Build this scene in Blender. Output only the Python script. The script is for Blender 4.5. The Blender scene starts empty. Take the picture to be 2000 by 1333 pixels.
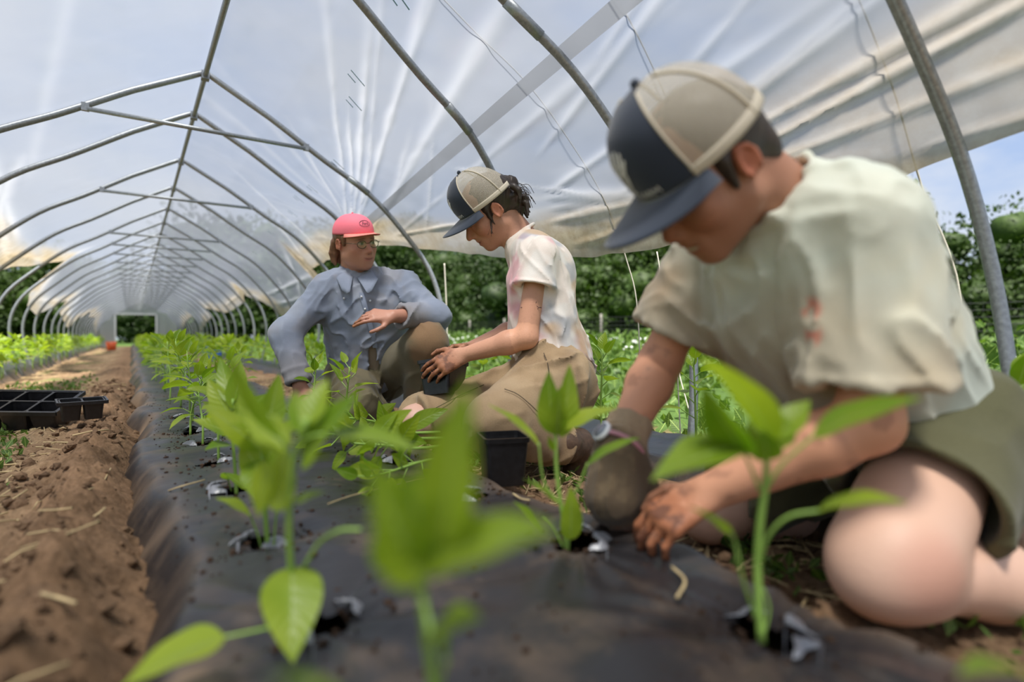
import bpy, math, random
import numpy as np
from mathutils import Vector, Matrix

random.seed(7)
sc = bpy.context.scene
COL = sc.collection
A = lambda *v: np.array(v, float)

# ------------------------------------------------------------------ camera
FPX = 1090.07                      # focal length in pixels of the 2000 px frame
TH = math.atan((1000 - 258.0) / FPX)      # yaw away from the tunnel axis
PT = -(666.5 - 657.1) / FPX               # slight downward pitch
FW = A(math.sin(TH) * math.cos(PT), math.cos(TH) * math.cos(PT), math.sin(PT))
RT = A(math.cos(TH), -math.sin(TH), 0)
UP = np.cross(RT, FW)
EYE = A(0, 0, .46)
cam_data = bpy.data.cameras.new('camera')
cam = bpy.data.objects.new('camera', cam_data)
COL.objects.link(cam)
cam_data.sensor_width = 36
cam_data.lens = FPX / 2000 * 36
cam_data.clip_start = .02
cam_data.clip_end = 400
m = Matrix((( RT[0], UP[0], -FW[0], EYE[0]), (RT[1], UP[1], -FW[1], EYE[1]), (RT[2], UP[2], -FW[2], EYE[2]), (0, 0, 0, 1)))
cam.matrix_world = m
cam_data.dof.use_dof = True
cam_data.dof.focus_distance = 2.05
cam_data.dof.aperture_fstop = 1.35
sc.camera = cam

# ------------------------------------------------------------------ sky, sun, exposure
sc.view_settings.view_transform = 'Standard'
sc.view_settings.look = 'None'
sc.view_settings.gamma = 1
sc.view_settings.use_curve_mapping = False
sc.view_settings.exposure = 0.25
sc.cycles.max_bounces = 8
sc.cycles.diffuse_bounces = 3
sc.cycles.glossy_bounces = 2
sc.cycles.transmission_bounces = 5
sc.cycles.transparent_max_bounces = 16
sc.cycles.use_denoising = True
sc.cycles.sample_clamp_indirect = 6
sc.cycles.caustics_reflective = False
sc.cycles.caustics_refractive = False

w = bpy.data.worlds.new('sky')
sc.world = w
w.use_nodes = True
nt = w.node_tree
for n in list(nt.nodes):
    nt.nodes.remove(n)
def N(nt, t, **k):
    n = nt.nodes.new(t)
    for a, b in k.items():
        if a[0] == '_':
            n.inputs[int(a[1:])].default_value = b
        else:
            setattr(n, a, b)
    return n
def LK(nt, *pairs):
    for a, b in pairs:
        nt.links.new(a, b)
def ramp(nt, stops):
    n = nt.nodes.new('ShaderNodeValToRGB')
    e = n.color_ramp.elements
    while len(e) < len(stops):
        e.new(.5)
    for q, (p, c) in zip(e, stops):
        q.position = p
        q.color = (*c, 1) if len(c) == 3 else c
    return n
tc = N(nt, 'ShaderNodeTexCoord')
sep = N(nt, 'ShaderNodeSeparateXYZ')
grad = ramp(nt, [(0, (.50, .60, .76)), (.25, (.38, .50, .74)), (.7, (.34, .46, .70)), (1, (.32, .43, .66))])
mp = N(nt, 'ShaderNodeMapping')
mp.inputs['Scale'].default_value = (1.3, 1.3, 3.2)
cl = N(nt, 'ShaderNodeTexNoise')
cl.inputs['Scale'].default_value = 2.3
cl.inputs['Detail'].default_value = 8
cl.inputs['Roughness'].default_value = .55
cr = ramp(nt, [(.36, (0, 0, 0)), (.60, (1, 1, 1))])
mx = N(nt, 'ShaderNodeMix', data_type='RGBA')
mx.inputs[7].default_value = (.66, .70, .77, 1)
bg = N(nt, 'ShaderNodeBackground')
SKY = 1.0
bg.inputs[1].default_value = SKY
out = N(nt, 'ShaderNodeOutputWorld')
LK(nt, (tc.outputs['Generated'], sep.inputs[0]), (sep.outputs[2], grad.inputs[0]), (tc.outputs['Generated'], mp.inputs[0]),
   (mp.outputs[0], cl.inputs[0]), (cl.outputs[0], cr.inputs[0]), (cr.outputs[0], mx.inputs[0]), (grad.outputs[0], mx.inputs[6]),
   (mx.outputs[2], bg.inputs[0]), (bg.outputs[0], out.inputs[0]))
sun_d = bpy.data.lights.new('sun', 'SUN')
sun_d.energy = 10.0
sun_d.angle = math.radians(11)
sun_d.color = (1, .95, .87)
sun = bpy.data.objects.new('sun', sun_d)
COL.objects.link(sun)
sun.location = (4, 1, 12)
sun.rotation_euler = Vector((-.24, -.30, .90)).to_track_quat('Z', 'Y').to_euler()

# ------------------------------------------------------------------ point helpers
def P(x, y, z):
    """world point seen at pixel (x, y) of the photograph at depth z metres"""
    return EYE + z * (FW + RT * (x - 1000) / FPX + UP * (666.5 - y) / FPX)
def D(px, py, x, y, z):
    """unit direction given right / up / towards the viewer around pixel (px, py)"""
    v = -(FW + RT * (px - 1000) / FPX + UP * (666.5 - py) / FPX)
    v /= np.linalg.norm(v)
    r = np.cross(A(0, 0, 1), v); r /= np.linalg.norm(r)
    u = np.cross(v, r)
    d = r * x + u * y + v * z
    return d / np.linalg.norm(d)
def unit(v):
    v = np.asarray(v, float)
    return v / (np.linalg.norm(v) + 1e-12)
def sst(e0, e1, x):
    t = np.clip((x - e0) / (e1 - e0), 0, 1)
    return t * t * (3 - 2 * t)

# numpy value noise ------------------------------------------------
_tab = np.random.RandomState(5).rand(32, 32, 32).astype(np.float32)
def noise(p, f=1.0, seed=0):
    p = np.asarray(p, np.float32) * f + seed * 7.31
    i = np.floor(p).astype(int)
    t = p - i
    t = t * t * (3 - 2 * t)
    i &= 31
    j = (i + 1) & 31
    x0, y0, z0 = i[..., 0], i[..., 1], i[..., 2]
    x1, y1, z1 = j[..., 0], j[..., 1], j[..., 2]
    tx, ty, tz = t[..., 0], t[..., 1], t[..., 2]
    def L(a, b, t): return a + (b - a) * t
    return L(L(L(_tab[x0, y0, z0], _tab[x1, y0, z0], tx), L(_tab[x0, y1, z0], _tab[x1, y1, z0], tx), ty),
             L(L(_tab[x0, y0, z1], _tab[x1, y0, z1], tx), L(_tab[x0, y1, z1], _tab[x1, y1, z1], tx), ty), tz) * 2 - 1
def fbm(p, f=1.0, o=4, seed=0, g=.5):
    s, a = 0, 1
    for k in range(o):
        s = s + a * noise(p, f * 2 ** k, seed + k)
        a *= g
    return s

# mesh helpers -----------------------------------------------------
def make(name, V, F, mat, parent=None, origin=None, smooth=True, col=None, uv=None):
    """link one mesh object; V are world points, moved so that `origin` is the object's (or its thing's) base"""
    V = np.asarray(V, np.float32).reshape(-1, 3)
    if origin is not None:
        V = V - np.asarray(origin, np.float32)
    me = bpy.data.meshes.new(name)
    if isinstance(F, np.ndarray):
        k = F.shape[1]
        me.vertices.add(len(V)); me.vertices.foreach_set('co', V.ravel())
        me.loops.add(F.size); me.loops.foreach_set('vertex_index', F.astype(np.int32).ravel())
        me.polygons.add(len(F))
        me.polygons.foreach_set('loop_start', np.arange(0, F.size, k, dtype=np.int32))
        me.polygons.foreach_set('loop_total', np.full(len(F), k, np.int32))
        me.update(calc_edges=True)
    else:
        me.from_pydata([tuple(map(float, v)) for v in V], [], [tuple(int(q) for q in f) for f in F])
        me.update()
    me.validate()
    if col is not None:
        ca = me.color_attributes.new('Col', 'FLOAT_COLOR', 'POINT')
        c = np.ones((len(V), 4), np.float32)
        c[:, :3] = np.asarray(col, np.float32)
        ca.data.foreach_set('color', c.ravel())
    if uv is not None:
        ul = me.uv_layers.new(name='UVMap')
        li = np.empty(len(me.loops), np.int32)
        me.loops.foreach_get('vertex_index', li)
        ul.data.foreach_set('uv', np.asarray(uv, np.float32)[li].ravel())
    if smooth:
        me.polygons.foreach_set('use_smooth', [True] * len(me.polygons))
    if mat is not None:
        me.materials.append(mat)
    o = bpy.data.objects.new(name, me)
    COL.objects.link(o)
    if parent is not None:
        o.parent = parent
    elif origin is not None:
        o.location = [float(q) for q in origin]
    return o
def empty(name, loc):
    o = bpy.data.objects.new(name, None)
    o.empty_display_size = .05
    o.location = [float(q) for q in loc]
    COL.objects.link(o)
    return o
def tag(o, label=None, cat=None, group=None, kind=None):
    for k, v in (('label', label), ('category', cat), ('group', group), ('kind', kind)):
        if v:
            o[k] = v
    return o

class MB:
    """collects shapes into one mesh"""
    def __init__(s):
        s.V, s.F, s.U, s.n = [], [], [], 0
    def add(s, V, F, U=None):
        V = np.asarray(V, float).reshape(-1, 3)
        s.V.append(V)
        s.U.append(np.zeros((len(V), 2)) if U is None else np.asarray(U, float))
        s.F += [tuple(int(q) + s.n for q in f) for f in F]
        s.n += len(V)
        return s
    def tube(s, pts, r, n=8, caps=True):
        pts = np.asarray(pts, float); m_ = len(pts)
        r = np.full(m_, r) if np.isscalar(r) else np.asarray(r, float)
        T = np.gradient(pts, axis=0); T /= np.linalg.norm(T, axis=1)[:, None] + 1e-12
        ref = A(0, 0, 1) if abs(T[0][2]) < .9 else A(1, 0, 0)
        a = unit(np.cross(T[0], ref)); V = []
        for i in range(m_):
            a = unit(a - T[i] * (a @ T[i])); b = np.cross(T[i], a)
            for k in range(n):
                q = 2 * math.pi * k / n
                V.append(pts[i] + r[i] * (math.cos(q) * a + math.sin(q) * b))
        F = [(i * n + k, i * n + (k + 1) % n, (i + 1) * n + (k + 1) % n, (i + 1) * n + k) for i in range(m_ - 1) for k in range(n)]
        if caps:
            F.append(tuple(range(n))[::-1]); F.append(tuple(range((m_ - 1) * n, m_ * n)))
        return s.add(V, F)
    def box(s, c, h, R=None):
        h = np.asarray(h, float)
        q = np.array([[x, y, z] for x in (-1, 1) for y in (-1, 1) for z in (-1, 1)], float) * h
        if R is not None:
            q = q @ np.asarray(R, float).T
        return s.add(q + np.asarray(c, float), [(0, 1, 3, 2), (4, 6, 7, 5), (0, 4, 5, 1), (2, 3, 7, 6), (0, 2, 6, 4), (1, 5, 7, 3)])
    def grid(s, Pn, U=None):
        a, b = Pn.shape[:2]
        F = [(i * b + j, (i + 1) * b + j, (i + 1) * b + j + 1, i * b + j + 1) for i in range(a - 1) for j in range(b - 1)]
        return s.add(Pn.reshape(-1, 3), F, None if U is None else U.reshape(-1, 2))
    def ball(s, c, r, n=10, m_=7):
        r = np.full(3, r) if np.isscalar(r) else np.asarray(r, float)
        u = np.linspace(0, math.pi, m_)[:, None]; v = np.linspace(0, 2 * math.pi, n + 1)[None]
        q = np.stack([np.sin(u) * np.cos(v) * r[0], np.sin(u) * np.sin(v) * r[1], np.cos(u) * r[2] + 0 * v], -1) + np.asarray(c, float)
        return s.grid(q)
    def build(s, name, mat, parent=None, origin=None, smooth=True, uv=False, col=None):
        return make(name, np.concatenate(s.V), s.F, mat, parent, origin, smooth, col, np.concatenate(s.U) if uv else None)
def spline(pts, n=20):
    pts = np.asarray(pts, float)
    if len(pts) < 3:
        return pts[0] + (pts[-1] - pts[0]) * np.linspace(0, 1, n)[:, None]
    p = np.vstack([2 * pts[0] - pts[1], pts, 2 * pts[-1] - pts[-2]])
    outp = []
    for t in np.linspace(0, len(pts) - 1.0001, n):
        i = int(t); f = t - i
        a, b, c, d = p[i:i + 4]
        outp.append(.5 * ((2 * b) + (c - a) * f + (2 * a - 5 * b + 4 * c - d) * f * f + (3 * b - a - 3 * c + d) * f ** 3))
    return np.array(outp)

# ------------------------------------------------------------------ materials
def material(name):
    m_ = bpy.data.materials.new(name)
    m_.use_nodes = True
    nt = m_.node_tree
    for n in list(nt.nodes):
        nt.nodes.remove(n)
    o = nt.nodes.new('ShaderNodeOutputMaterial')
    return m_, nt, o
def plain(name, col, rough=.6, metal=0, bump=0, bscale=60, vary=0, attr=False, spec=.5, sheen=0, stretch=None):
    m_, nt, o = material(name)
    p = N(nt, 'ShaderNodeBsdfPrincipled')
    p.inputs['Roughness'].default_value = rough
    p.inputs['Metallic'].default_value = metal
    p.inputs['Specular IOR Level'].default_value = spec
    if sheen:
        p.inputs['Sheen Weight'].default_value = sheen
    tc = N(nt, 'ShaderNodeTexCoord')
    src = None
    if attr:
        at = N(nt, 'ShaderNodeAttribute', attribute_name='Col')
        src = at.outputs['Color']
    nz = N(nt, 'ShaderNodeTexNoise'); nz.inputs['Scale'].default_value = bscale; nz.inputs['Detail'].default_value = 6
    vec = tc.outputs['Object']
    if stretch:
        mp = N(nt, 'ShaderNodeMapping'); mp.inputs['Scale'].default_value = stretch
        LK(nt, (vec, mp.inputs[0])); vec = mp.outputs[0]
    LK(nt, (vec, nz.inputs[0]))
    if vary:
        h = N(nt, 'ShaderNodeMixRGB', blend_type='MULTIPLY'); h.inputs[0].default_value = 1
        r = ramp(nt, [(.3, (1 - vary,) * 3), (.7, (1 + vary * .5,) * 3)])
        LK(nt, (nz.outputs[0], r.inputs[0]), (r.outputs[0], h.inputs[2]))
        if src is None:
            h.inputs[1].default_value = (*col, 1)
        else:
            LK(nt, (src, h.inputs[1]))
        src = h.outputs[0]
    if src is None:
        p.inputs['Base Color'].default_value = (*col, 1)
    else:
        LK(nt, (src, p.inputs['Base Color']))
    if bump:
        b = N(nt, 'ShaderNodeBump'); b.inputs['Strength'].default_value = 1; b.inputs['Distance'].default_value = bump
        LK(nt, (nz.outputs[0], b.inputs['Height']), (b.outputs[0], p.inputs['Normal']))
    LK(nt, (p.outputs[0], o.inputs[0]))
    return m_
def leaf_mat(name, c1, c2, trans=.45, rough=.38, vein=(.34, .45, .12)):
    m_, nt, o = material(name)
    uv = N(nt, 'ShaderNodeUVMap'); sp = N(nt, 'ShaderNodeSeparateXYZ')
    tc = N(nt, 'ShaderNodeTexCoord'); nz = N(nt, 'ShaderNodeTexNoise'); nz.inputs['Scale'].default_value = 9
    oi = N(nt, 'ShaderNodeObjectInfo')
    LK(nt, (uv.outputs[0], sp.inputs[0]), (tc.outputs['Object'], nz.inputs[0]))
    ad = N(nt, 'ShaderNodeMath', operation='ADD'); LK(nt, (nz.outputs[0], ad.inputs[0]))
    mu = N(nt, 'ShaderNodeMath', operation='MULTIPLY'); mu.inputs[1].default_value = .35
    LK(nt, (oi.outputs['Random'], mu.inputs[0]), (mu.outputs[0], ad.inputs[1]))
    r = ramp(nt, [(.35, c1), (.95, c2)]); LK(nt, (ad.outputs[0], r.inputs[0]))
    # midrib and side veins from the leaf's own coordinates (u across -1..1 stored as 0..1, v along)
    a = N(nt, 'ShaderNodeMath', operation='SUBTRACT'); a.inputs[1].default_value = .5
    b = N(nt, 'ShaderNodeMath', operation='ABSOLUTE')
    LK(nt, (sp.outputs[0], a.inputs[0]), (a.outputs[0], b.inputs[0]))
    mid = N(nt, 'ShaderNodeMath', operation='LESS_THAN'); mid.inputs[1].default_value = .022
    LK(nt, (b.outputs[0], mid.inputs[0]))
    v1 = N(nt, 'ShaderNodeMath', operation='MULTIPLY_ADD'); v1.inputs[1].default_value = -.45
    LK(nt, (b.outputs[0], v1.inputs[0]), (sp.outputs[1], v1.inputs[2]))
    v2 = N(nt, 'ShaderNodeMath', operation='MULTIPLY'); v2.inputs[1].default_value = 50
    v3 = N(nt, 'ShaderNodeMath', operation='SINE')
    LK(nt, (v1.outputs[0], v2.inputs[0]), (v2.outputs[0], v3.inputs[0]))
    mxc = N(nt, 'ShaderNodeMixRGB'); mxc.inputs[2].default_value = (*vein, 1)
    LK(nt, (mid.outputs[0], mxc.inputs[0]), (r.outputs[0], mxc.inputs[1]))
    bp = N(nt, 'ShaderNodeBump'); bp.inputs['Strength'].default_value = .22; bp.inputs['Distance'].default_value = .001
    LK(nt, (v3.outputs[0], bp.inputs['Height']))
    p = N(nt, 'ShaderNodeBsdfPrincipled'); p.inputs['Roughness'].default_value = rough
    p.inputs['Specular IOR Level'].default_value = .4
    t = N(nt, 'ShaderNodeBsdfTranslucent')
    br = N(nt, 'ShaderNodeMixRGB', blend_type='MULTIPLY'); br.inputs[0].default_value = 1; br.inputs[2].default_value = (1.15, 1.25, .55, 1)
    ms = N(nt, 'ShaderNodeMixShader'); ms.inputs[0].default_value = trans
    LK(nt, (mxc.outputs[0], p.inputs['Base Color']), (bp.outputs[0], p.inputs['Normal']), (mxc.outputs[0], br.inputs[1]), (br.outputs[0], t.inputs[0]),
       (p.outputs[0], ms.inputs[1]), (t.outputs[0], ms.inputs[2]), (ms.outputs[0], o.inputs[0]))
    return m_
M = {}
M['leaf'] = leaf_mat('pepper_leaf', (.13, .26, .012), (.40, .50, .045), trans=.5)
M['stem'] = plain('green_stem', (.26, .42, .08), .45, bump=.0005, bscale=200)
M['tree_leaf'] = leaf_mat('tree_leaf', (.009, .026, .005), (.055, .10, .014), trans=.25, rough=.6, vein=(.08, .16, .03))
M['far_leaf'] = leaf_mat('crop_leaf', (.045, .11, .015), (.14, .22, .045), trans=.35, rough=.55)
M['bark'] = plain('bark', (.06, .045, .03), .9, bump=.01, bscale=12)
M['steel'] = plain('galvanised_steel', (.33, .35, .37), .42, metal=.6, bump=.0004, bscale=90, vary=.25)
M['skin'] = plain('skin', (1, 1, 1), .48, attr=True, bump=.0006, bscale=260, spec=.4)
M['cotton'] = plain('cotton_cloth', (1, 1, 1), .9, attr=True, bump=.0005, bscale=420, spec=.15, sheen=.2, vary=.06)
M['canvas'] = plain('canvas_cloth', (1, 1, 1), .88, attr=True, bump=.0008, bscale=300, spec=.2, sheen=.15, vary=.10)
M['hair'] = plain('dark_hair', (.035, .022, .015), .45, bump=.003, bscale=70, vary=.5, stretch=(1, 1, .15))
M['light_hair'] = plain('auburn_hair', (.20, .09, .045), .5, bump=.003, bscale=70, vary=.4, stretch=(1, 1, .15))
M['navy'] = plain('navy_twill', (.016, .026, .052), .75, bump=.0004, bscale=500, sheen=.35)
M['navy_brim'] = plain('navy_brim_twill', (.028, .040, .068), .8, bump=.0004, bscale=500, sheen=.4)
M['pink'] = plain('pink_foam', (.95, .20, .27), .7, bump=.0005, bscale=300)
M['pink_light'] = plain('salmon_brim', (.90, .30, .25), .7)
M['ink'] = plain('dark_ink', (.02, .01, .03), .7)
M['thread'] = plain('white_thread', (.85, .86, .90), .7)
M['white_button'] = plain('white_button', (.8, .82, .85), .3)
M['black_plastic'] = plain('black_plastic', (.012, .012, .014), .35, bump=.0006, bscale=60, vary=.4)
M['metal_wire'] = plain('brass_wire', (.12, .095, .06), .35, metal=.6)
M['glass'] = plain('lens_glass', (1, 1, 1), .02)
M['rope'] = plain('white_rope', (.55, .52, .44), .8, bump=.001, bscale=500)
M['straw'] = plain('dry_straw', (.50, .38, .20), .8, vary=.35, bscale=30)
M['cream'] = plain('cream_twill', (.62, .55, .44), .85)
M['orange'] = plain('orange_plastic', (.75, .13, .04), .5)
M['blue'] = plain('blue_plastic', (.05, .15, .55), .5)
M['post'] = plain('grey_wood_post', (.20, .19, .17), .8, bump=.002)
M['net'] = plain('black_net', (.02, .022, .022), .8)
M['white_flower'] = plain('white_flower', (.7, .72, .7), .7)
M['watch_glass'] = plain('watch_glass', (.16, .18, .22), .25)
M['watch_pink'] = plain('pink_strap', (.55, .25, .30), .5)
M['boot'] = plain('brown_boot_leather', (.085, .045, .025), .6, bump=.0015, bscale=60, vary=.4)
M['torn'] = plain('torn_plastic_edge', (.20, .205, .23), .28, bump=.004, bscale=70, spec=.8)  # torn black film; its glossy reflection is put into a pale grey colour
M['potting'] = plain('potting_soil', (.035, .022, .015), .95, bump=.006, bscale=90, vary=.5)
_m = M['glass'].node_tree
_p = [n for n in _m.nodes if n.type == 'BSDF_PRINCIPLED'][0]
_t = N(_m, 'ShaderNodeBsdfTransparent'); _g = N(_m, 'ShaderNodeBsdfGlossy'); _g.inputs['Roughness'].default_value = .03
_x = N(_m, 'ShaderNodeMixShader'); _x.inputs[0].default_value = .08
_o = [n for n in _m.nodes if n.type == 'OUTPUT_MATERIAL'][0]
LK(_m, (_t.outputs[0], _x.inputs[1]), (_g.outputs[0], _x.inputs[2]), (_x.outputs[0], _o.inputs[0]))
# black mulch film: wrinkled, with dried mud smears
def mulch_mat():
    m_, nt, o = material('black_mulch_film')
    tc = N(nt, 'ShaderNodeTexCoord')
    n1 = N(nt, 'ShaderNodeTexNoise'); n1.inputs['Scale'].default_value = 7; n1.inputs['Detail'].default_value = 9; n1.inputs['Roughness'].default_value = .65
    r1 = ramp(nt, [(.50, (0, 0, 0)), (.78, (1, 1, 1))])
    at = N(nt, 'ShaderNodeAttribute', attribute_name='Col'); sp = N(nt, 'ShaderNodeSeparateColor')
    a1 = N(nt, 'ShaderNodeMath', operation='MULTIPLY'); a1.inputs[1].default_value = .45
    a2 = N(nt, 'ShaderNodeMath', operation='ADD', use_clamp=True)
    mc = N(nt, 'ShaderNodeMixRGB'); mc.inputs[1].default_value = (.016, .015, .017, 1); mc.inputs[2].default_value = (.21, .14, .085, 1)
    p = N(nt, 'ShaderNodeBsdfPrincipled'); p.inputs['Specular IOR Level'].default_value = .55
    rr = N(nt, 'ShaderNodeMapRange'); rr.inputs[3].default_value = .40; rr.inputs[4].default_value = .8
    mp = N(nt, 'ShaderNodeMapping'); mp.inputs['Scale'].default_value = (6, 30, 10); mp.inputs['Rotation'].default_value = (0, 0, .5)
    n2 = N(nt, 'ShaderNodeTexNoise'); n2.inputs['Scale'].default_value = 1; n2.inputs['Detail'].default_value = 4
    bp = N(nt, 'ShaderNodeBump'); bp.inputs['Strength'].default_value = .5; bp.inputs['Distance'].default_value = .006
    LK(nt, (tc.outputs['Object'], n1.inputs[0]), (n1.outputs[0], r1.inputs[0]), (r1.outputs[0], a1.inputs[0]), (at.outputs['Color'], sp.inputs[0]),
       (a1.outputs[0], a2.inputs[0]), (sp.outputs[0], a2.inputs[1]), (a2.outputs[0], mc.inputs[0]), (mc.outputs[0], p.inputs['Base Color']),
       (a2.outputs[0], rr.inputs[0]), (rr.outputs[0], p.inputs['Roughness']), (tc.outputs['Object'], mp.inputs[0]), (mp.outputs[0], n2.inputs[0]),
       (n2.outputs[0], bp.inputs['Height']), (bp.outputs[0], p.inputs['Normal']), (p.outputs[0], o.inputs[0]))
    return m_
M['mulch'] = mulch_mat()
def soil_mat():
    m_, nt, o = material('tilled_soil')
    tc = N(nt, 'ShaderNodeTexCoord'); at = N(nt, 'ShaderNodeAttribute', attribute_name='Col')
    n1 = N(nt, 'ShaderNodeTexNoise'); n1.inputs['Scale'].default_value = 60; n1.inputs['Detail'].default_value = 10; n1.inputs['Roughness'].default_value = .7
    r1 = ramp(nt, [(.3, (.55, .53, .5)), (.7, (1.3, 1.3, 1.3))])
    mu = N(nt, 'ShaderNodeMixRGB', blend_type='MULTIPLY'); mu.inputs[0].default_value = 1
    p = N(nt, 'ShaderNodeBsdfPrincipled'); p.inputs['Roughness'].default_value = .95; p.inputs['Specular IOR Level'].default_value = .15
    bp = N(nt, 'ShaderNodeBump'); bp.inputs['Distance'].default_value = .008
    LK(nt, (tc.outputs['Object'], n1.inputs[0]), (n1.outputs[0], r1.inputs[0]), (at.outputs['Color'], mu.inputs[1]), (r1.outputs[0], mu.inputs[2]),
       (mu.outputs[0], p.inputs['Base Color']), (n1.outputs[0], bp.inputs['Height']), (bp.outputs[0], p.inputs['Normal']), (p.outputs[0], o.inputs[0]))
    return m_
M['soil'] = soil_mat()
def film_mat():
    m_, nt, o = material('greenhouse_plastic')
    at = N(nt, 'ShaderNodeAttribute', attribute_name='Col'); sp = N(nt, 'ShaderNodeSeparateColor')
    tc = N(nt, 'ShaderNodeTexCoord')
    n1 = N(nt, 'ShaderNodeTexNoise'); n1.inputs['Scale'].default_value = 1.6; n1.inputs['Detail'].default_value = 5
    n2 = N(nt, 'ShaderNodeTexNoise'); n2.inputs['Scale'].default_value = 14; n2.inputs['Detail'].default_value = 9; n2.inputs['Roughness'].default_value = .7
    LK(nt, (at.outputs['Color'], sp.inputs[0]), (tc.outputs['Object'], n1.inputs[0]), (tc.outputs['Object'], n2.inputs[0]))
    def mth(op, a, b, clamp=False):
        q = N(nt, 'ShaderNodeMath', operation=op, use_clamp=clamp)
        for i, v in enumerate((a, b)):
            if isinstance(v, (int, float)): q.inputs[i].default_value = v
            else: LK(nt, (v, q.inputs[i]))
        return q.outputs[0]
    dr = ramp(nt, [(.35, (0, 0, 0)), (.6, (1, 1, 1))]); LK(nt, (n2.outputs[0], dr.inputs[0]))
    dirt = mth('MULTIPLY', sp.outputs[1], mth('ADD', mth('MULTIPLY', dr.outputs[0], .9), .1), True)
    fac = mth('ADD', mth('ADD', .70, mth('MULTIPLY', sp.outputs[0], .24)), mth('MULTIPLY', mth('SUBTRACT', n1.outputs[0], .5), .3))
    fac = mth('MINIMUM', mth('ADD', fac, mth('MULTIPLY', sp.outputs[1], .3)), .96)
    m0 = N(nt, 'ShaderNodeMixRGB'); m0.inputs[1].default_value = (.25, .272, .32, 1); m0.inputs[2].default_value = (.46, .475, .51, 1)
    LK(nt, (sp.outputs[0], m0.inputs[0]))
    m1 = N(nt, 'ShaderNodeMixRGB'); LK(nt, (m0.outputs[0], m1.inputs[1])); m1.inputs[2].default_value = (.50, .43, .315, 1)
    LK(nt, (sp.outputs[1], m1.inputs[0]))
    mc = N(nt, 'ShaderNodeMixRGB'); mc.inputs[2].default_value = (.22, .15, .07, 1)
    LK(nt, (mth('MULTIPLY', dirt, .55), mc.inputs[0]), (m1.outputs[0], mc.inputs[1]))
    tr = N(nt, 'ShaderNodeBsdfTranslucent'); df = N(nt, 'ShaderNodeBsdfDiffuse'); tp = N(nt, 'ShaderNodeBsdfTransparent'); tp.inputs[0].default_value = (.93, .95, .97, 1)
    gl = N(nt, 'ShaderNodeBsdfGlossy'); gl.inputs['Roughness'].default_value = .28
    LK(nt, (mc.outputs[0], tr.inputs[0]), (mc.outputs[0], df.inputs[0]))
    a = N(nt, 'ShaderNodeMixShader'); a.inputs[0].default_value = .35
    b = N(nt, 'ShaderNodeMixShader'); c = N(nt, 'ShaderNodeMixShader'); c.inputs[0].default_value = .05
    LK(nt, (tr.outputs[0], a.inputs[1]), (df.outputs[0], a.inputs[2]), (fac, b.inputs[0]), (tp.outputs[0], b.inputs[1]), (a.outputs[0], b.inputs[2]),
       (b.outputs[0], c.inputs[1]), (gl.outputs[0], c.inputs[2]), (c.outputs[0], o.inputs[0]))
    bp = N(nt, 'ShaderNodeBump'); bp.inputs['Distance'].default_value = .02; bp.inputs['Strength'].default_value = .5
    LK(nt, (n1.outputs[0], bp.inputs['Height']), (bp.outputs[0], gl.inputs['Normal']), (bp.outputs[0], df.inputs['Normal']))
    return m_
M['film'] = film_mat()
M['print'] = plain('blue_print', (.28, .50, .72), .6)

# ================================================================== GROUND
def graded(a, b, s0, s1):
    """coordinates from a to b with steps growing from s0 to s1"""
    x, q = [a], s0
    while x[-1] < b:
        x.append(x[-1] + q); q = min(s1, q * 1.03)
    return x
HOLES_L = [.36, .70, 1.045, 1.43, 1.75, 2.09, 2.43, 2.78]
HOLES_R = [.375, .715, 1.09, 1.50, 1.90, 2.33, 2.72]
XL_, XR_ = .19, .625
HOLES = [(XL_, y) for y in HOLES_L] + [(XR_, y) for y in HOLES_R]
def bed_z(X, Y, c=.40, hw=.435, top=.105, seed=0):
    """height of a raised bed's plastic"""
    Q = np.stack([X, Y, 0 * X], -1)
    wl = .035 * noise(Q * A(0, 1, 0), 3.1, 3 + seed) + .025 * noise(Q * A(0, 1, 0), 8, 5 + seed)
    d = hw + wl - np.abs(X - c)
    z = -.03 + (top + .03) * sst(-.02, .10, d)
    z = z + .010 * np.cos(np.clip((X - c) / hw, -1, 1) * 1.5) + .012 * fbm(Q, 4.5, 3, 8 + seed) * sst(.0, .1, d)
    z = z + .0035 * noise(Q * A(1.5, 9, 0), 2.2, 2) * sst(.0, .1, d)
    return z
def hole_press(X, Y):
    z = 0 * X
    for hx, hy in HOLES:
        r = np.hypot(X - hx, (Y - hy))
        z = z - .014 * np.exp(-(r / .06) ** 2)
    return z
xs = sorted([-60, -40, -28, -20, -14, -10, -7, -5, -4, -3.2, -2.6, -2.2, -1.9, -1.7, -1.55] + list(np.arange(-1.45, 1.9, .0125)) + graded(1.9, 60, .03, 4))
ys = sorted([-30, -18, -10, -6, -4, -3, -2, -1.4, -1, -.7, -.5] + list(np.arange(-.35, 2.6, .0125)) + graded(2.6, 90, .0135, 2.5))
X, Y = np.meshgrid(np.array(xs), np.array(ys), indexing='ij')
Q = np.stack([X, Y, 0 * X], -1)
near = sst(30, 4, Y) * sst(-2.2, -1.3, X) * sst(2.6, 1.9, X)
clod = np.abs(fbm(Q, 9, 5, 1, .62))
big = fbm(Q, 2.2, 3, 9)
Zg = near * (.018 * big + .020 * clod + .010 * np.abs(fbm(Q, 30, 2, 4)) - .012)
mound = np.exp(-((X + .085 + .03 * noise(Q * A(0, 1, 0), 4, 4)) / .075) ** 2) * sst(7, 3, Y)
Zg = Zg + mound * (.062 + .035 * clod + .028 * noise(Q, 6, 6)) + .045 * np.exp(-((X + .15) / .20) ** 2) * near * (1 + .5 * noise(Q, 4, 12)) + .03 * np.exp(-((X + .35) / .12) ** 2) * clod * sst(4, 1.5, Y)
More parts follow.
